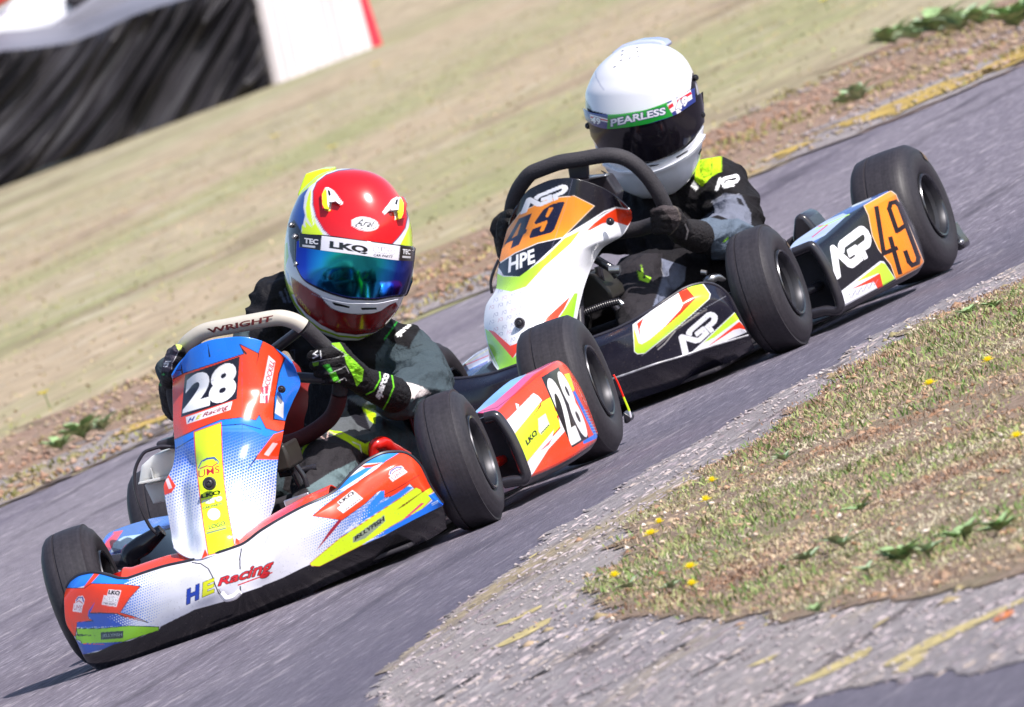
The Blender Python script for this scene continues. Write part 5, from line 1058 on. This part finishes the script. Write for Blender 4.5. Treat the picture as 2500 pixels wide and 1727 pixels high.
def rubbered(t, c, tc):
    # rubber laid down along the inside of the bend, a band that follows the kerb line
    N = t.nodes.new; L = t.links.new; sp = N('ShaderNodeSeparateXYZ'); L(tc.outputs['Object'], sp.inputs[0])
    def mth(op, a_, b_=None):
        n = N('ShaderNodeMath'); n.operation = op
        for i, v in enumerate((a_, b_)):
            if v is None: continue
            if isinstance(v, (int, float)): n.inputs[i].default_value = v
            else: L(v, n.inputs[i])
        return n.outputs[0]
    d = mth('SUBTRACT', sp.outputs[0], mth('MULTIPLY', mth('MULTIPLY', sp.outputs[1], sp.outputs[1]), .02))
    d = mth('ADD', d, mth('MULTIPLY', ntex(t, tc.outputs['Object'], 1.6, 5, .6), .5))
    f = ramp(t, mth('ADD', mth('MULTIPLY', d, .5), .3), [(.46, (0, 0, 0)), (.66, (.5, .5, .5)), (.9, (.55, .55, .55))])
    return mixc(t, f, c, (.10, .095, .14))
ASPH = ground_mat('track_asphalt', [(.30, (.085, .073, .10)), (.44, (.185, .162, .205)), (.56, (.235, .208, .255)), (.68, (.62, .56, .63))], [(.35, .42, .65, (.275, .245, .28), .8), (1.6, .50, .68, (.13, .11, .155), .7), (6, .56, .66, (.075, .065, .085), .7), (22, .58, .66, (.46, .41, .45), .75)], 130, .85, 1., .014, 60, (1, .08, 1), post=rubbered)
PALE = ground_mat('crumbling_concrete', [(.28, (.13, .11, .12)), (.42, (.29, .26, .275)), (.56, (.345, .31, .325)), (.70, (.62, .57, .56))], [(1.2, .5, .66, (.42, .37, .35), .6), (3, .57, .66, (.46, .34, .11), .5), (6, .58, .66, (.10, .075, .07), .85), (12, .67, .71, (.38, .16, .08), .5)], 90, .9, 1., .02, 48, (1, .09, 1))
SOIL = ground_mat('dry_soil', [(.25, (.17, .115, .085)), (.5, (.33, .235, .175)), (.72, (.50, .39, .32))], [(2.5, .5, .65, (.27, .24, .14), .6), (6, .58, .68, (.13, .16, .06), .4)], 110, .95, 1., .02, 40, (1, .4, 1))
FIELD = ground_mat('parched_grass', [(.25, (.265, .235, .135)), (.5, (.355, .31, .20)), (.75, (.44, .385, .27))], [(.16, .46, .58, (.41, .31, .215), .75), (.45, .47, .60, (.27, .28, .125), .75), (1.3, .54, .66, (.20, .14, .095), .65), (3, .56, .70, (.50, .43, .33), .7)], 14, .95, .8, .02, 8, (1, .12, 1))
FSOIL = ground_mat('bare_verge_soil', [(.25, (.22, .13, .09)), (.5, (.42, .28, .21)), (.75, (.55, .42, .34))], [(1.2, .5, .62, (.34, .26, .12), .7), (3.5, .57, .66, (.15, .12, .06), .7)], 40, .95, 1., .04, 16, (1, .4, 1))
FPALE = ground_mat('broken_kerb_stone', [(.25, (.18, .15, .15)), (.5, (.38, .33, .33)), (.75, (.55, .50, .49))], [(.9, .52, .60, (.52, .35, .07), .85), (2.2, .60, .66, (.10, .07, .06), .9)], 60, .9, 1., .03, 20, (1, .3, 1))

V = [(-300, -60, -.002), (300, -60, -.002), (300, 500, -.002), (-300, 500, -.002)]
tag(mesh('ground', V, [(0, 1, 2, 3)], SOIL, smooth=False), kind='structure')
V = [(-60, -40, 0), (60, -40, 0), (60, 60, 0), (-60, 60, 0)]
tag(mesh('track', V, [(0, 1, 2, 3)], ASPH, smooth=False), kind='structure')

N1 = [(780, 1900), (860, 1790), (917, 1715), (955, 1650), (1014, 1587), (1073, 1528), (1149, 1463), (1211, 1421), (1274, 1369), (1367, 1303), (1500, 1198), (1667, 1096), (1807, 1017), (1960, 928), (2026, 893), (2158, 814), (2377, 700), (2500, 640), (2800, 505), (3200, 340)]
BR = [(3200, 1470), (2700, 1570), (2500, 1609), (2300, 1650), (2100, 1690), (1889, 1727), (1600, 1790), (1300, 1860)]
pale_poly = W('S', N1+BR)
o, PP = ground_sheet('crumbling_track_edge', pale_poly, .002, PALE, .015, .06)
G1 = [(1438, 1452), (1500, 1375), (1535, 1310), (1575, 1262), (1675, 1209), (1763, 1130), (1873, 1051), (1939, 989), (2026, 930), (2136, 868), (2267, 788), (2465, 709), (2800, 560), (3200, 400)]
G2 = [(3200, 1180), (2700, 1340), (2500, 1401), (2322, 1453), (2192, 1484), (2019, 1505), (1824, 1540), (1695, 1549), (1600, 1530), (1565, 1490), (1500, 1478)]
o, GP = ground_sheet('infield', W('S', G1+G2), .0045, SOIL, .012, .08)

far1 = W('S', [(-900, 1600), (-300, 1365), (0, 1241), (100, 1196), (208, 1151), (313, 1103), (420, 1050), (1006, 790), (1811, 446), (1977, 374), (2150, 305), (2306, 239), (2406, 197), (2500, 152), (2700, 60), (3000, -60)])
s1 = W('S', [(-900, 1540), (-300, 1290), (0, 1172), (110, 1122), (200, 1085), (300, 1050), (420, 1008), (1006, 745), (1760, 432), (1900, 368), (2050, 305), (2150, 262), (2306, 196), (2406, 150), (2500, 110), (2700, 15), (3000, -105)])
g1 = W('S', [(-900, 1440), (-300, 1195), (0, 1083), (100, 1035), (226, 980), (376, 913), (560, 835), (1006, 640), (1400, 465), (1721, 329), (1908, 242), (2081, 166), (2167, 121), (2271, 59), (2461, 7), (2700, -80), (3000, -180)])
def stretch_ends(L_, d=14.):
    a_ = L_[0]-L_[3]; a_ /= np.linalg.norm(a_); b_ = L_[-1]-L_[-4]; b_ /= np.linalg.norm(b_)
    return np.concatenate([[L_[0]+a_*d], L_, [L_[-1]+b_*d*.6]])
far1, s1, g1 = stretch_ends(far1), stretch_ends(s1), stretch_ends(g1)
# far field: one grid that starts at the track's far edge and slowly climbs
dirs = np.linspace(0, 1, 60); base_ = resample(far1, 160, False)
rows_ = []
for t_ in np.r_[0, np.geomspace(.2, 400, 60)]:
    e_d = base_-CPOS; e_d[:, 2] = 0; e_d /= np.linalg.norm(e_d, axis=1)[:, None]     # fan outwards from the bend
    q = base_+e_d*t_; q[:, 2] = .002+.02*max(0, t_-66)
    rows_.append(q)
Gf = np.array(rows_); V = Gf.reshape(-1, 3); V[:, 0] += 0
n_, m_ = Gf.shape[:2]
tag(mesh('field', V, gridf(n_, m_)[:, ::-1], FIELD), kind='structure')
V = np.concatenate([far1, g1[::-1]]); ground_sheet('bare_soil_verge', V, .004, FSOIL, .04, .35)
V = np.concatenate([far1+[0, -.02, 0], s1[::-1]]); ground_sheet('broken_verge_edge', V, .006, FPALE, .04, .30)

CRM = plain('dark_crack_fill', (.035, .028, .027), .9, var=.4, scale=60)
for ci, (c_, P_, w0) in enumerate((('R', [(1150, 1030), (1350, 900), (1560, 805), (1720, 735)], 6), ('R', [(1180, 805), (1380, 690), (1600, 590), (1880, 470)], 5), ('R', [(440, 1190), (760, 1000), (1080, 850)], 4), ('R', [(790, 1190), (1000, 1100), (1220, 985)], 5), ('R', [(540, 590), (700, 530), (880, 440)], 3), ('P', [(430, 930), (650, 820), (840, 720)], 4), ('P', [(860, 950), (1050, 870), (1250, 780)], 6), ('P', [(700, 1080), (1000, 950), (1400, 800), (1800, 640), (2250, 470)], 5), ('P', [(0, 900), (300, 790), (440, 720)], 5), ('R', [(1300, 1230), (1700, 1060), (2100, 880)], 4))):
    L_ = resample(W(c_, P_, .0042), 120, False); n1_ = np.array([nz2(p[0], p[1], 9, ci) for p in L_]); n2_ = np.array([nz2(p[0], p[1], 25, ci+5) for p in L_])
    L_[:, 0] += .012*n1_+.006*n2_; ww_ = np.clip(.002+w0*.0012*(.4+1.6*n1_+n2_), .0004, None)[:, None]*np.array([1., 0, 0])
    V = np.concatenate([L_-ww_, L_+ww_]); i_ = np.arange(119); tag(mesh('crack', V, np.stack([i_, i_+120, i_+121, i_+1], -1), CRM, smooth=False), kind='structure')
YP = plain('worn_yellow_paint', (.42, .34, .15), .85, var=.5, scale=40); OP = plain('worn_orange_paint', (.55, .17, .05), .85, var=.3, scale=30)
for c_, P_, m_ in (('R', [(880, 830), (1050, 730), (1200, 650), (1300, 610), (1280, 650), (1120, 740), (960, 810)], YP), ('R', [(930, 665), (1060, 600), (1200, 535), (1190, 560), (1000, 650)], YP), ('P', [(1545, 935), (1620, 870), (1700, 815), (1790, 790), (1740, 860), (1650, 915)], YP), ('P', [(1500, 880), (1800, 720), (2311, 500), (2311, 520), (1820, 760), (1560, 890)], YP), ('P', [(1040, 985), (1200, 890), (1430, 780), (1400, 830), (1150, 950)], YP), ('P', [(1450, 665), (1560, 600), (1550, 620), (1470, 668)], YP), ('P', [(2140, 625), (2190, 580), (2265, 560), (2250, 590), (2180, 625)], OP), ('P', [(720, 900), (820, 850), (960, 800), (900, 850)], YP), ('R', [(1120, 195), (1210, 145), (1200, 165), (1140, 200)], YP)):
    o, _ = ground_sheet('paint_mark', W(c_, P_), .0034, m_, .006, .012)
LP = plain('ochre_lichen', (.40, .27, .06), .9, var=.5, scale=14)
for P_ in ([(1040, 885), (1300, 790), (1600, 655), (1830, 565), (2045, 525), (2030, 575), (1700, 705), (1380, 850), (1200, 875)], [(2070, 455), (2200, 400), (2330, 330), (2330, 430), (2150, 520)], [(450, 1200), (560, 1115), (700, 1050), (830, 1030), (700, 1105)]): ground_sheet('lichen_patch', W('T', P_), .010, LP, .03, .12)
ground_sheet('lichen_patch', W('U', [(1240, 790), (1420, 740), (1600, 690), (1700, 690), (1500, 760), (1300, 820)]), .010, LP, .03, .08)
# ------------------------------------------------------------------ loose cover
def inpoly(P, Q):
    x, y = P[:, 0], P[:, 1]; ins = np.zeros(len(P), bool); a_ = Q[-1]
    for b_ in Q:
        if a_[1] != b_[1]: ins ^= ((b_[1] > y) != (a_[1] > y)) & (x < (a_[0]-b_[0])*(y-b_[1])/(a_[1]-b_[1])+b_[0])
        a_ = b_
    return ins
def scatter(Q, n, x0, x1, y0, y1, pad=650):
    P = np.c_[RNG.uniform(x0, x1, n), RNG.uniform(y0, y1, n)]; q = prj(0, np.c_[P, np.zeros(n)])
    P = P[(q[:, 0] > -pad) & (q[:, 0] < 2500+pad) & (q[:, 1] > -pad) & (q[:, 1] < 1727+pad)]
    return P[inpoly(P, Q)]
def pal(P, cols, s, seed=0):
    """clumped colour choice"""
    v = np.array([nz2(p[0], p[1], s, seed)+.5*nz2(p[0], p[1], s*3.3, seed+2) for p in P])*1.1+.5+RNG.normal(0, .12, len(P))
    c = np.array([srgb(h) for h in cols]); i = np.clip(v*(len(cols)-1), 0, len(cols)-1.001); k = i.astype(int); f = (i-k)[:, None]
    return c[k]*(1-f)+c[k+1]*f
def blades(name, P, z, h, w_, lean, cols, s, label, mat):
    n = len(P); C_ = pal(P, cols, s)*RNG.uniform(.82, 1.12, (n, 1)); h = h*RNG.uniform(.4, 1.25, n)*(1+.5*np.array([nz2(p[0], p[1], 3.) for p in P])); a_ = RNG.uniform(0, 2*math.pi, n); a2 = RNG.uniform(0, 2*math.pi, n); L = h*RNG.uniform(.2, lean, n)
    B = np.c_[P, np.full(n, z)]; s_ = np.c_[np.cos(a_), np.sin(a_), 0*a_]*(w_*RNG.uniform(.6, 1.3, n))[:, None]/2; d = np.c_[np.cos(a2), np.sin(a2), 0*a2]*L[:, None]
    M_ = B+d*.35+np.c_[0*h, 0*h, h*.65]; T = B+d+np.c_[0*h, 0*h, h]
    V = np.stack([B-s_, B+s_, M_+s_*.8, M_-s_*.8, T], 1).reshape(-1, 3); i = np.arange(n)[:, None]*5
    F = np.concatenate([np.c_[i, i+1, i+2], np.c_[i, i+2, i+3], np.c_[i+3, i+2, i+4]])
    o = mesh(name, V, F.astype(np.int32), mat, None, np.repeat(C_, 5, 0), smooth=False); return tag(o, label, 'grass', kind='stuff')
GM, t_, b_ = newmat('grass_blade'); at = t_.nodes.new('ShaderNodeAttribute'); at.attribute_name = 'Col'; t_.links.new(at.outputs['Color'], b_.inputs['Base Color']); b_.inputs['Roughness'].default_value = .7
b_.inputs['Specular IOR Level'].default_value = .25
P = scatter(GP, 420000, .7, 3.6, -9.5, 5.)
jj = RNG.random(len(P)) < .25; P[jj] += RNG.normal(0, .05, (jj.sum(), 2)); keep = np.array([nz2(p[0], p[1], 2.2, 4)+.6*nz2(p[0], p[1], 7, 6) for p in P])+RNG.uniform(-.45, .55, len(P)) > .0
blades('dry_turf', P[keep], .008, .0062, .0026, 2.2, ['#8c6e5a', '#b0937c', '#b8a48a', '#a8a07a', '#7c8a50', '#bcb29a'], 1.6, 'short parched turf covering the infield beside the track', GM)
P2 = scatter(GP, 90000, .7, 3.6, -9.5, 5.); keep = np.array([nz2(p[0], p[1], 1.1, 14)+.5*nz2(p[0], p[1], 5, 16) for p in P2]) > .12
blades('grass_tufts', P2[keep], .008, .012, .0030, 1.8, ['#a49c78', '#7f8c50', '#5e7c42', '#98a068'], 2.5, 'greener grass tufts on the infield', GM)
def chips(name, P, z, r, cols, s, label, cat, fl=.55, sy=1.):
    n = len(P); r = r*RNG.uniform(.3, 1.4, n)**1.5; C_ = pal(P, cols, s, 3)
    O = np.array([[1, 0, 0], [0, 1, 0], [-1, 0, 0], [0, -1, 0], [0, 0, fl], [0, 0, -.3]], float); a_ = RNG.uniform(0, 6.3, n); ca, sa = np.cos(a_), np.sin(a_)
    Vv = O[None]*RNG.uniform(.6, 1.3, (n, 6, 1)); X = Vv[..., 0]*ca[:, None]-Vv[..., 1]*sa[:, None]*.7; Y = Vv[..., 0]*sa[:, None]+Vv[..., 1]*ca[:, None]*.7
    V = np.stack([X, Y*sy, Vv[..., 2]], -1)*r[:, None, None]+np.c_[P, np.full(n, z)][:, None]; f = np.array([(0, 1, 4), (1, 2, 4), (2, 3, 4), (3, 0, 4), (1, 0, 5), (2, 1, 5), (3, 2, 5), (0, 3, 5)])
    F = (f[None]+np.arange(n)[:, None, None]*6).reshape(-1, 3)
    return tag(mesh(name, V.reshape(-1, 3), F.astype(np.int32), GM, None, np.repeat(C_, 6, 0), smooth=False), label, cat, kind='stuff')
P = scatter(PP, 30000, .6, 3.6, -10, 6.); P = P[~inpoly(P, GP)]
chips('loose_grit', P, .004, .0042, ['#7f7678', '#a0969a', '#b4aaac', '#aca09e', '#c4bab8'], 6, 'loose grey grit on the crumbling strip beside the track', 'grit')
P = scatter(PP, 60000, .6, 3.6, -10, 6.); P = P[~inpoly(P, GP)]
chips('broken_surface', P, .0003, .0095, ['#82767a', '#988c90', '#a89c9e', '#b8aaaa', '#a4968c', '#92868c'], 1.3, 'broken slabs of the crumbling strip beside the track', 'broken surface', .24, 7.)
P = scatter(roughen(GP[::40], .05, .1), 12000, .7, 3.6, -9.5, 5.); P += RNG.normal(0, .06, P.shape); chips('soil_clods', P, .002, .014, ['#8a6850', '#a88870', '#8c8460', '#b09880'], 2., 'crumbly soil clods along the turf edge', 'soil', .4)
P = scatter(GP, 9000, .7, 3.6, -9.5, 5.); chips('soil_crumbs', P, .008, .006, ['#8a6a50', '#b89478', '#c8b098', '#d8ccc0'], 3, 'small stones and soil crumbs among the infield turf', 'stones')
fq = np.concatenate([far1, g1[::-1]]); P = scatter(fq, 14000, -5, 1, 8, 22)
chips('verge_rubble', P, .010, .012, ['#9a7a64', '#a08070', '#ac9484', '#948460', '#988c8c'], .9, 'rubble and dry litter along the far verge of the track', 'rubble')
P = scatter(fq, 40000, -5, 1, 8, 22); keep = np.array([nz2(p[0], p[1], .8, 21)+.5*nz2(p[0], p[1], 2.5, 16) for p in P]) > .1
blades('verge_grass', P[keep], .008, .016, .008, 2., ['#94765a', '#94865c', '#80804c', '#a8986c'], .8, 'dry grass on the far verge', GM)
gq = np.concatenate([g1, (g1+[0, 60, 0])[::-1]]); P = scatter(gq, 26000, -14, 3, 10, 60)
blades('field_grass', P, .004, .010, .010, 2.5, ['#9c8a6c', '#ac9c78', '#9c9868', '#8c945c', '#b09a80'], .35, 'parched grass covering the far field', GM)

# ------------------------------------------------------------------ flowers and weeds
def flower(P, s, label, grp):
    c = W('S', [P])[0]; hgt = .020*s; g = W('S', [(P[0], P[1]+.95*hgt*1315*28/np.linalg.norm(c-CPOS)/1.0)])[0]
    g = loc(0, np.array([[P[0]+.35*hgt*1315, P[1]+.93*hgt*1315]]), z=.008)[0]
    s *= .85; e = tag(empty('dandelion', tuple(g)), label, 'flower', grp); m = MB(); up = g*0+[0, 0, hgt]
    m.tube([(0, 0, 0), (.002, 0, hgt*.5), up*1.], .0011, 6); m.build('stem', FM['stem'], e)
    V = [(0, 0, hgt+.001)]; F = []; n = 18
    for ring, (rr, zz) in enumerate(((.0145*s, .002), (.011*s, .006), (.0065*s, .009))):
        for i in range(n):
            a_ = (i+.5*ring)*2*math.pi/n; da = .16; b0 = len(V)
            V += [(.001*math.cos(a_), .001*math.sin(a_), hgt), (rr*.75*math.cos(a_-da), rr*.75*math.sin(a_-da), hgt+zz*.8), (rr*math.cos(a_)*1.05, rr*math.sin(a_)*1.05, hgt+zz+.001), (rr*.75*math.cos(a_+da), rr*.75*math.sin(a_+da), hgt+zz*.8)]; F.append((b0, b0+1, b0+2, b0+3))
    o = mesh('flower_head', V, F, FM['petal'], e, smooth=False); return e
FM = {'stem': plain('flower_stem', (.10, .16, .04), .6), 'petal': plain('yellow_petal', (.88, .74, .02), .6, var=.05), 'leaf': plain('weed_leaf', (.26, .38, .17), .6, var=.35, scale=60), 'pale': plain('pale_weed_leaf', (.36, .46, .28), .5, var=.25, scale=60)}
for P, s, lb in (((2414, 884), 1.05, 'dandelion in the infield, nearest the right edge of the upper turf'), ((2272, 941), 1.2, 'dandelion on the infield below the rear wheel of kart 49'), ((2485, 1073), 1.1, 'dandelion cut by the right edge of the picture, halfway down'), ((1726, 1226), .95, 'dandelion on the infield close to the crumbling track edge'), ((1741, 1178), .8, 'faint dandelion at the upper tip of the infield turf'),
                 ((1592, 1310), 1.2, 'large dandelion on the left tip of the infield'), ((1612, 1280), .8, 'small dandelion just above the large one at the infield tip'), ((1689, 1393), 1.1, 'upper dandelion of the pair low on the infield'), ((1693, 1434), .9, 'lower dandelion of the pair low on the infield'), ((1504, 1412), .9, 'leftmost dandelion, at the very tip of the infield')):
    flower(P, s, lb, 'dandelions on the infield')
def weed(P, s, n, mat, label, grp, seed, tall=.5, far=False):
    n = int(n*3.2); s *= .66 if tall > .6 else .85
    r = random.Random(seed); g = loc(0, np.array([P], float), z=.008)[0]
    V = []; F = []
    for i in range(n):
        a_ = i*2.4+r.uniform(-.4, .4); L = s*r.uniform(.25, 1.05); wd = L*r.uniform(.3, .5); el = r.uniform(.35, 1.35)*(tall+.35); b0 = len(V); K = 6
        for j in range(K+1):
            u = j/K; rad = L*u*math.cos(el*(1-.5*u)); z = L*u*math.sin(el)*(1-.35*u)+.003; ww = wd*math.sin(math.pi*min(1, u*.92+.05))**.8/2*(1+.25*math.sin(u*19+i))
            cx, cy = rad*math.cos(a_), rad*math.sin(a_)
            for sd in (-1, 0, 1): V.append((cx-sd*ww*math.sin(a_), cy+sd*ww*math.cos(a_), z+abs(sd)*ww*.35))
        for j in range(K):
            for q in (0, 1): F.append((b0+j*3+q, b0+j*3+q+1, b0+j*3+q+4, b0+j*3+q+3))
    e = tag(empty('weed', tuple(g)), label, 'weed', grp); mesh('leaves', V, F, FM[mat], e)
    MB().tube([(0, 0, -.002), (0, 0, s*.12)], s*.03, 6).build('stem', FM['stem'], e)
for i, (P, s, n, mt, lb) in enumerate((((2061, 1340), .05, 5, 'pale', 'broad pale weed with one upright leaf low on the infield'), ((1974, 1372), .045, 5, 'pale', 'flat pale broad-leaved weed left of the upright-leaved one'), ((2205, 1375), .055, 13, 'leaf', 'bushy green weed low on the infield'), ((2270, 1355), .04, 8, 'pale', 'pale weed just right of the bushy green one'), ((2357, 1318), .055, 13, 'leaf', 'dark green weed near the lower right of the infield'), ((2443, 1300), .05, 11, 'leaf', 'dark green weed closest to the lower right of the infield'),
        ((2105, 1250), .045, 8, 'leaf', 'small weed in the middle of the infield turf'), ((2368, 770), .04, 9, 'leaf', 'green weed at the upper right near the crumbling track edge'), ((2430, 755), .035, 8, 'leaf', 'low green weed right of the one by the track edge'), ((1917, 1128), .035, 8, 'pale', 'grey-green weed near the upper left edge of the infield turf'), ((1998, 1500), .03, 7, 'leaf', 'small dark weed at the bottom edge of the infield'), ((1640, 1440), .03, 7, 'pale', 'grey-green weed beside the lowest dandelion pair'), ((1540, 1440), .03, 7, 'pale', 'pale weed under the leftmost dandelion'), ((2120, 1400), .03, 7, 'pale', 'low pale weed between the bushy weed and the bottom turf edge'))):
    weed(P, s, n, mt, lb, 'weeds on the infield', i+3)
for i, (P, s, n, mt, lb) in enumerate((((150, 1098), .10, 10, 'leaf', 'dark green weed on the far verge at left, nearer the frame edge'), ((205, 1072), .13, 12, 'leaf', 'largest dark weed on the far verge left of kart 28'), ((255, 1052), .10, 9, 'pale', 'paler weed on the far verge, closest to kart 28'), ((2185, 108), .16, 14, 'leaf', 'leftmost weed of the green clump on the far verge at upper right'), ((2240, 98), .16, 14, 'pale', 'second weed from the left in the green clump at upper right'), ((2300, 82), .2, 16, 'leaf', 'tallest weed in the green clump on the far verge'), ((2350, 76), .18, 15, 'pale', 'pale weed right of the tallest one in the far clump'), ((2400, 62), .15, 12, 'leaf', 'rightmost weed of the green clump on the far verge'), ((2485, 66), .2, 16, 'leaf', 'dark weed at the top right corner of the far verge'), ((2100, 248), .13, 10, 'pale', 'pale weed on the far verge above the rear wheel of kart 49'), ((2060, 256), .08, 8, 'leaf', 'small weed left of the pale one above kart 49'))):
    weed(P, s, n, mt, lb, 'weeds on the far verge', i+40, .8)
for P, lb in (((926, 177), 'yellow flower on the far field right of the white board'), ((681, 357), 'yellow flower on the far field above the red helmet'), ((823, 386), 'yellow flower closest above the red helmet'), ((2024, 31), 'yellow flower at the top of the far field'), ((123, 1000), 'yellow flower near the far verge at left')):
    g = loc(0, np.array([P], float), z=.004)[0]; D_ = np.linalg.norm(g-CPOS); s = D_/28*.010
    e = tag(empty('yellow_flower', tuple(g)), lb, 'flower', 'yellow flowers in the far field'); MB().tube([(0, 0, 0), (0, 0, .05)], .002, 6).build('stem', FM['stem'], e)
    V = []; F = []
    for i in range(14):
        a_ = i*.449; b0 = len(V); V += [(0, 0, .05), (s*.8*math.cos(a_-.2), s*.8*math.sin(a_-.2), .055), (s*1.2*math.cos(a_), s*1.2*math.sin(a_), .06), (s*.8*math.cos(a_+.2), s*.8*math.sin(a_+.2), .055)]; F.append((b0, b0+1, b0+2, b0+3))
    mesh('flower_head', V, F, FM['petal'], e, smooth=False)

# ================================================================== barrier far behind
p0, p1 = W('S', [(0, 461), (661, 212)]); tdir = (p1-p0)/np.linalg.norm(p1-p0); wn = np.cross(tdir, [0, 0, 1]); wn /= np.linalg.norm(wn)
if wn@CD_ > 0: wn = -wn                           # faces the track
def onwall(c, P, back=0.):
    q = px(c, P); r = CD_*FPX+(q[:, :1]-1250)*CR_-(q[:, 1:]-863.5)*CU_; back = np.broadcast_to(np.asarray(back, float), (len(q),))
    t = (((p0-CPOS)@wn)-back)/(r@wn); return CPOS+t[:, None]*r
B = empty('barrier', tuple(p0)); tag(B, 'low barrier draped in black plastic sheeting on the far grass', 'barrier')
folds = [((1430, -60), (1030, 700), 34, .16), ((1190, 20), (1000, 720), 26, .12), ((1010, 60), (810, 820), 26, .14), ((900, 130), (690, 860), 24, .12), ((690, 230), (560, 770), 34, .16), ((1560, 330), (1240, 620), 26, .10), ((540, 290), (420, 450), 20, .10), ((545, 470), (250, 900), 30, .12), ((700, 640), (570, 880), 22, .12), ((420, 400), (280, 520), 26, .06), ((170, 720), (300, 900), 40, .08), ((1260, 20), (1180, 250), 18, .07), ((800, 140), (760, 420), 16, .05)]
tp = [(-400, 420), (-150, 370), (0, 300), (150, 290), (300, 270), (430, 250), (600, 180), (760, 100), (900, 50), (1100, -10), (1480, -120)]
bt_ = [(-400, 1240), (0, 1112), (300, 965), (600, 885), (900, 772), (1250, 640), (1420, 575), (1592, 505)]
T_, B_ = resample(tp, 320, False), resample(bt_, 320, False); q = np.linspace(0, 1, 180)[:, None, None]; Gp = T_[None]*(1-q)+B_[None]*q
bk = np.zeros(Gp.shape[:2])
for i in range(Gp.shape[0]):
    for j in range(Gp.shape[1]):
        x_, y_ = Gp[i, j]; sl_f = .57+.25*np.clip((700-x_)/900, 0, 1); c_ = x_+sl_f*y_; v_ = y_/900
        n1_ = noise.noise(Vector((c_/95, v_*.8, 0))); n2_ = noise.noise(Vector((c_/38, v_*1.6, 4)))
        bk[i, j] -= .22*max(0, 1-abs(n1_)*4.2)**1.5*(.6+.6*noise.noise(Vector((c_/200, v_*3, 8))))+.05*n2_
bk += .03*np.sin(Gp[..., 0]*.006+Gp[..., 1]*.004)
P = onwall('H', Gp.reshape(-1, 2), bk.ravel()); PL = plain('black_plastic_sheeting', (.022, .020, .026), .5, var=.3, scale=3)
o = mesh('plastic_sheet', P-p0, gridf(180, 320), PL, B)
gr = plain('grey_tarpaulin', (.17, .17, .21), .6, var=.2, scale=2)
tpw = onwall('H', T_[::8], .0)-p0; r1 = onwall('H', [(x_, y_-115+max(0, x_-600)*.05) for x_, y_ in T_[::8]], .9)-p0
G_ = surf([tpw, tpw*.6+r1*.4+[0, 0, .01], r1], 60); mesh('top_cover', G_.reshape(-1, 3), gridf(*G_.shape[:2])[:, ::-1], gr, B)
m = MB(); m.prism(onwall('H', [(-400, 1200), (0, 1080), (600, 860), (1560, 500), (1480, -60), (1100, 30), (600, 220), (0, 330), (-400, 450)], .15)-p0, wn*-.5); m.build('barrier_core', M['mattblack'], B, smooth=False)
WBm = plain('white_board', (.62, .58, .61), .5, var=.05, scale=2)
e = tag(empty('white_board', tuple(onwall('H', [(1592, 505)])[0])), 'white ribbed board with a red end beside the black sheeting', 'board'); ob = np.array(e.location)
tp2 = resample([(1478, -40), (1800, -60), (2105, -60)], 120, False); bt2 = resample([(1594, 512), (1900, 425), (2205, 322)], 120, False); q = np.linspace(0, 1, 40)[:, None, None]; Gp = tp2[None]*(1-q)+bt2[None]*q
bk = np.broadcast_to((.035*np.abs(np.sin(np.linspace(0, 11*math.pi, 120)))**.6)[None], Gp.shape[:2])
mesh('board_panel', onwall('H', Gp.reshape(-1, 2), bk.ravel()-.02)-ob, gridf(40, 120), WBm, e).modifiers.new('t', 'SOLIDIFY').thickness = -.05
m = MB(); m.prism(onwall('H', [(2100, -60), (2145, -60), (2258, 285), (2204, 326)], -.03)-ob, wn*-.6); m.build('red_end', plain('red_board_end', (.62, .03, .06), .45, var=.1), e, .01)
# piled covers behind the barrier at the far left
e = tag(empty('covered_pile', tuple(onwall('H', [(100, 300)], 1.2)[0])), 'white covers heaped behind the draped barrier in the top left corner', 'covers'); ob = np.array(e.location)
def pile(name, P, back, mat, th=.5):
    A_ = onwall('H', P, back)-ob; MB().prism(A_, -wn*th).build(name, mat, e, .06)
pile('white_cover', [(-300, 260), (0, 85), (70, 30), (200, -60), (390, -60), (560, -40), (900, -120), (700, 60), (430, 150), (250, 205), (60, 260), (-300, 420)], 1.0, plain('white_fabric_cover', (.72, .73, .78), .7, var=.1, scale=2))
pile('grey_cover', [(560, -40), (620, -80), (760, -60), (1000, -120), (820, 60), (400, 170), (200, 230)], .93, gr)
pile('dark_gap', [(385, -30), (540, -60), (545, 0), (480, 35), (405, 40)], .94, M['mattblack'], .1)
pile('red_cover', [(-300, -20), (-60, -80), (110, -80), (60, 5), (0, 38), (-300, 150)], .93, plain('red_cover', (.6, .05, .04), .6), .1)
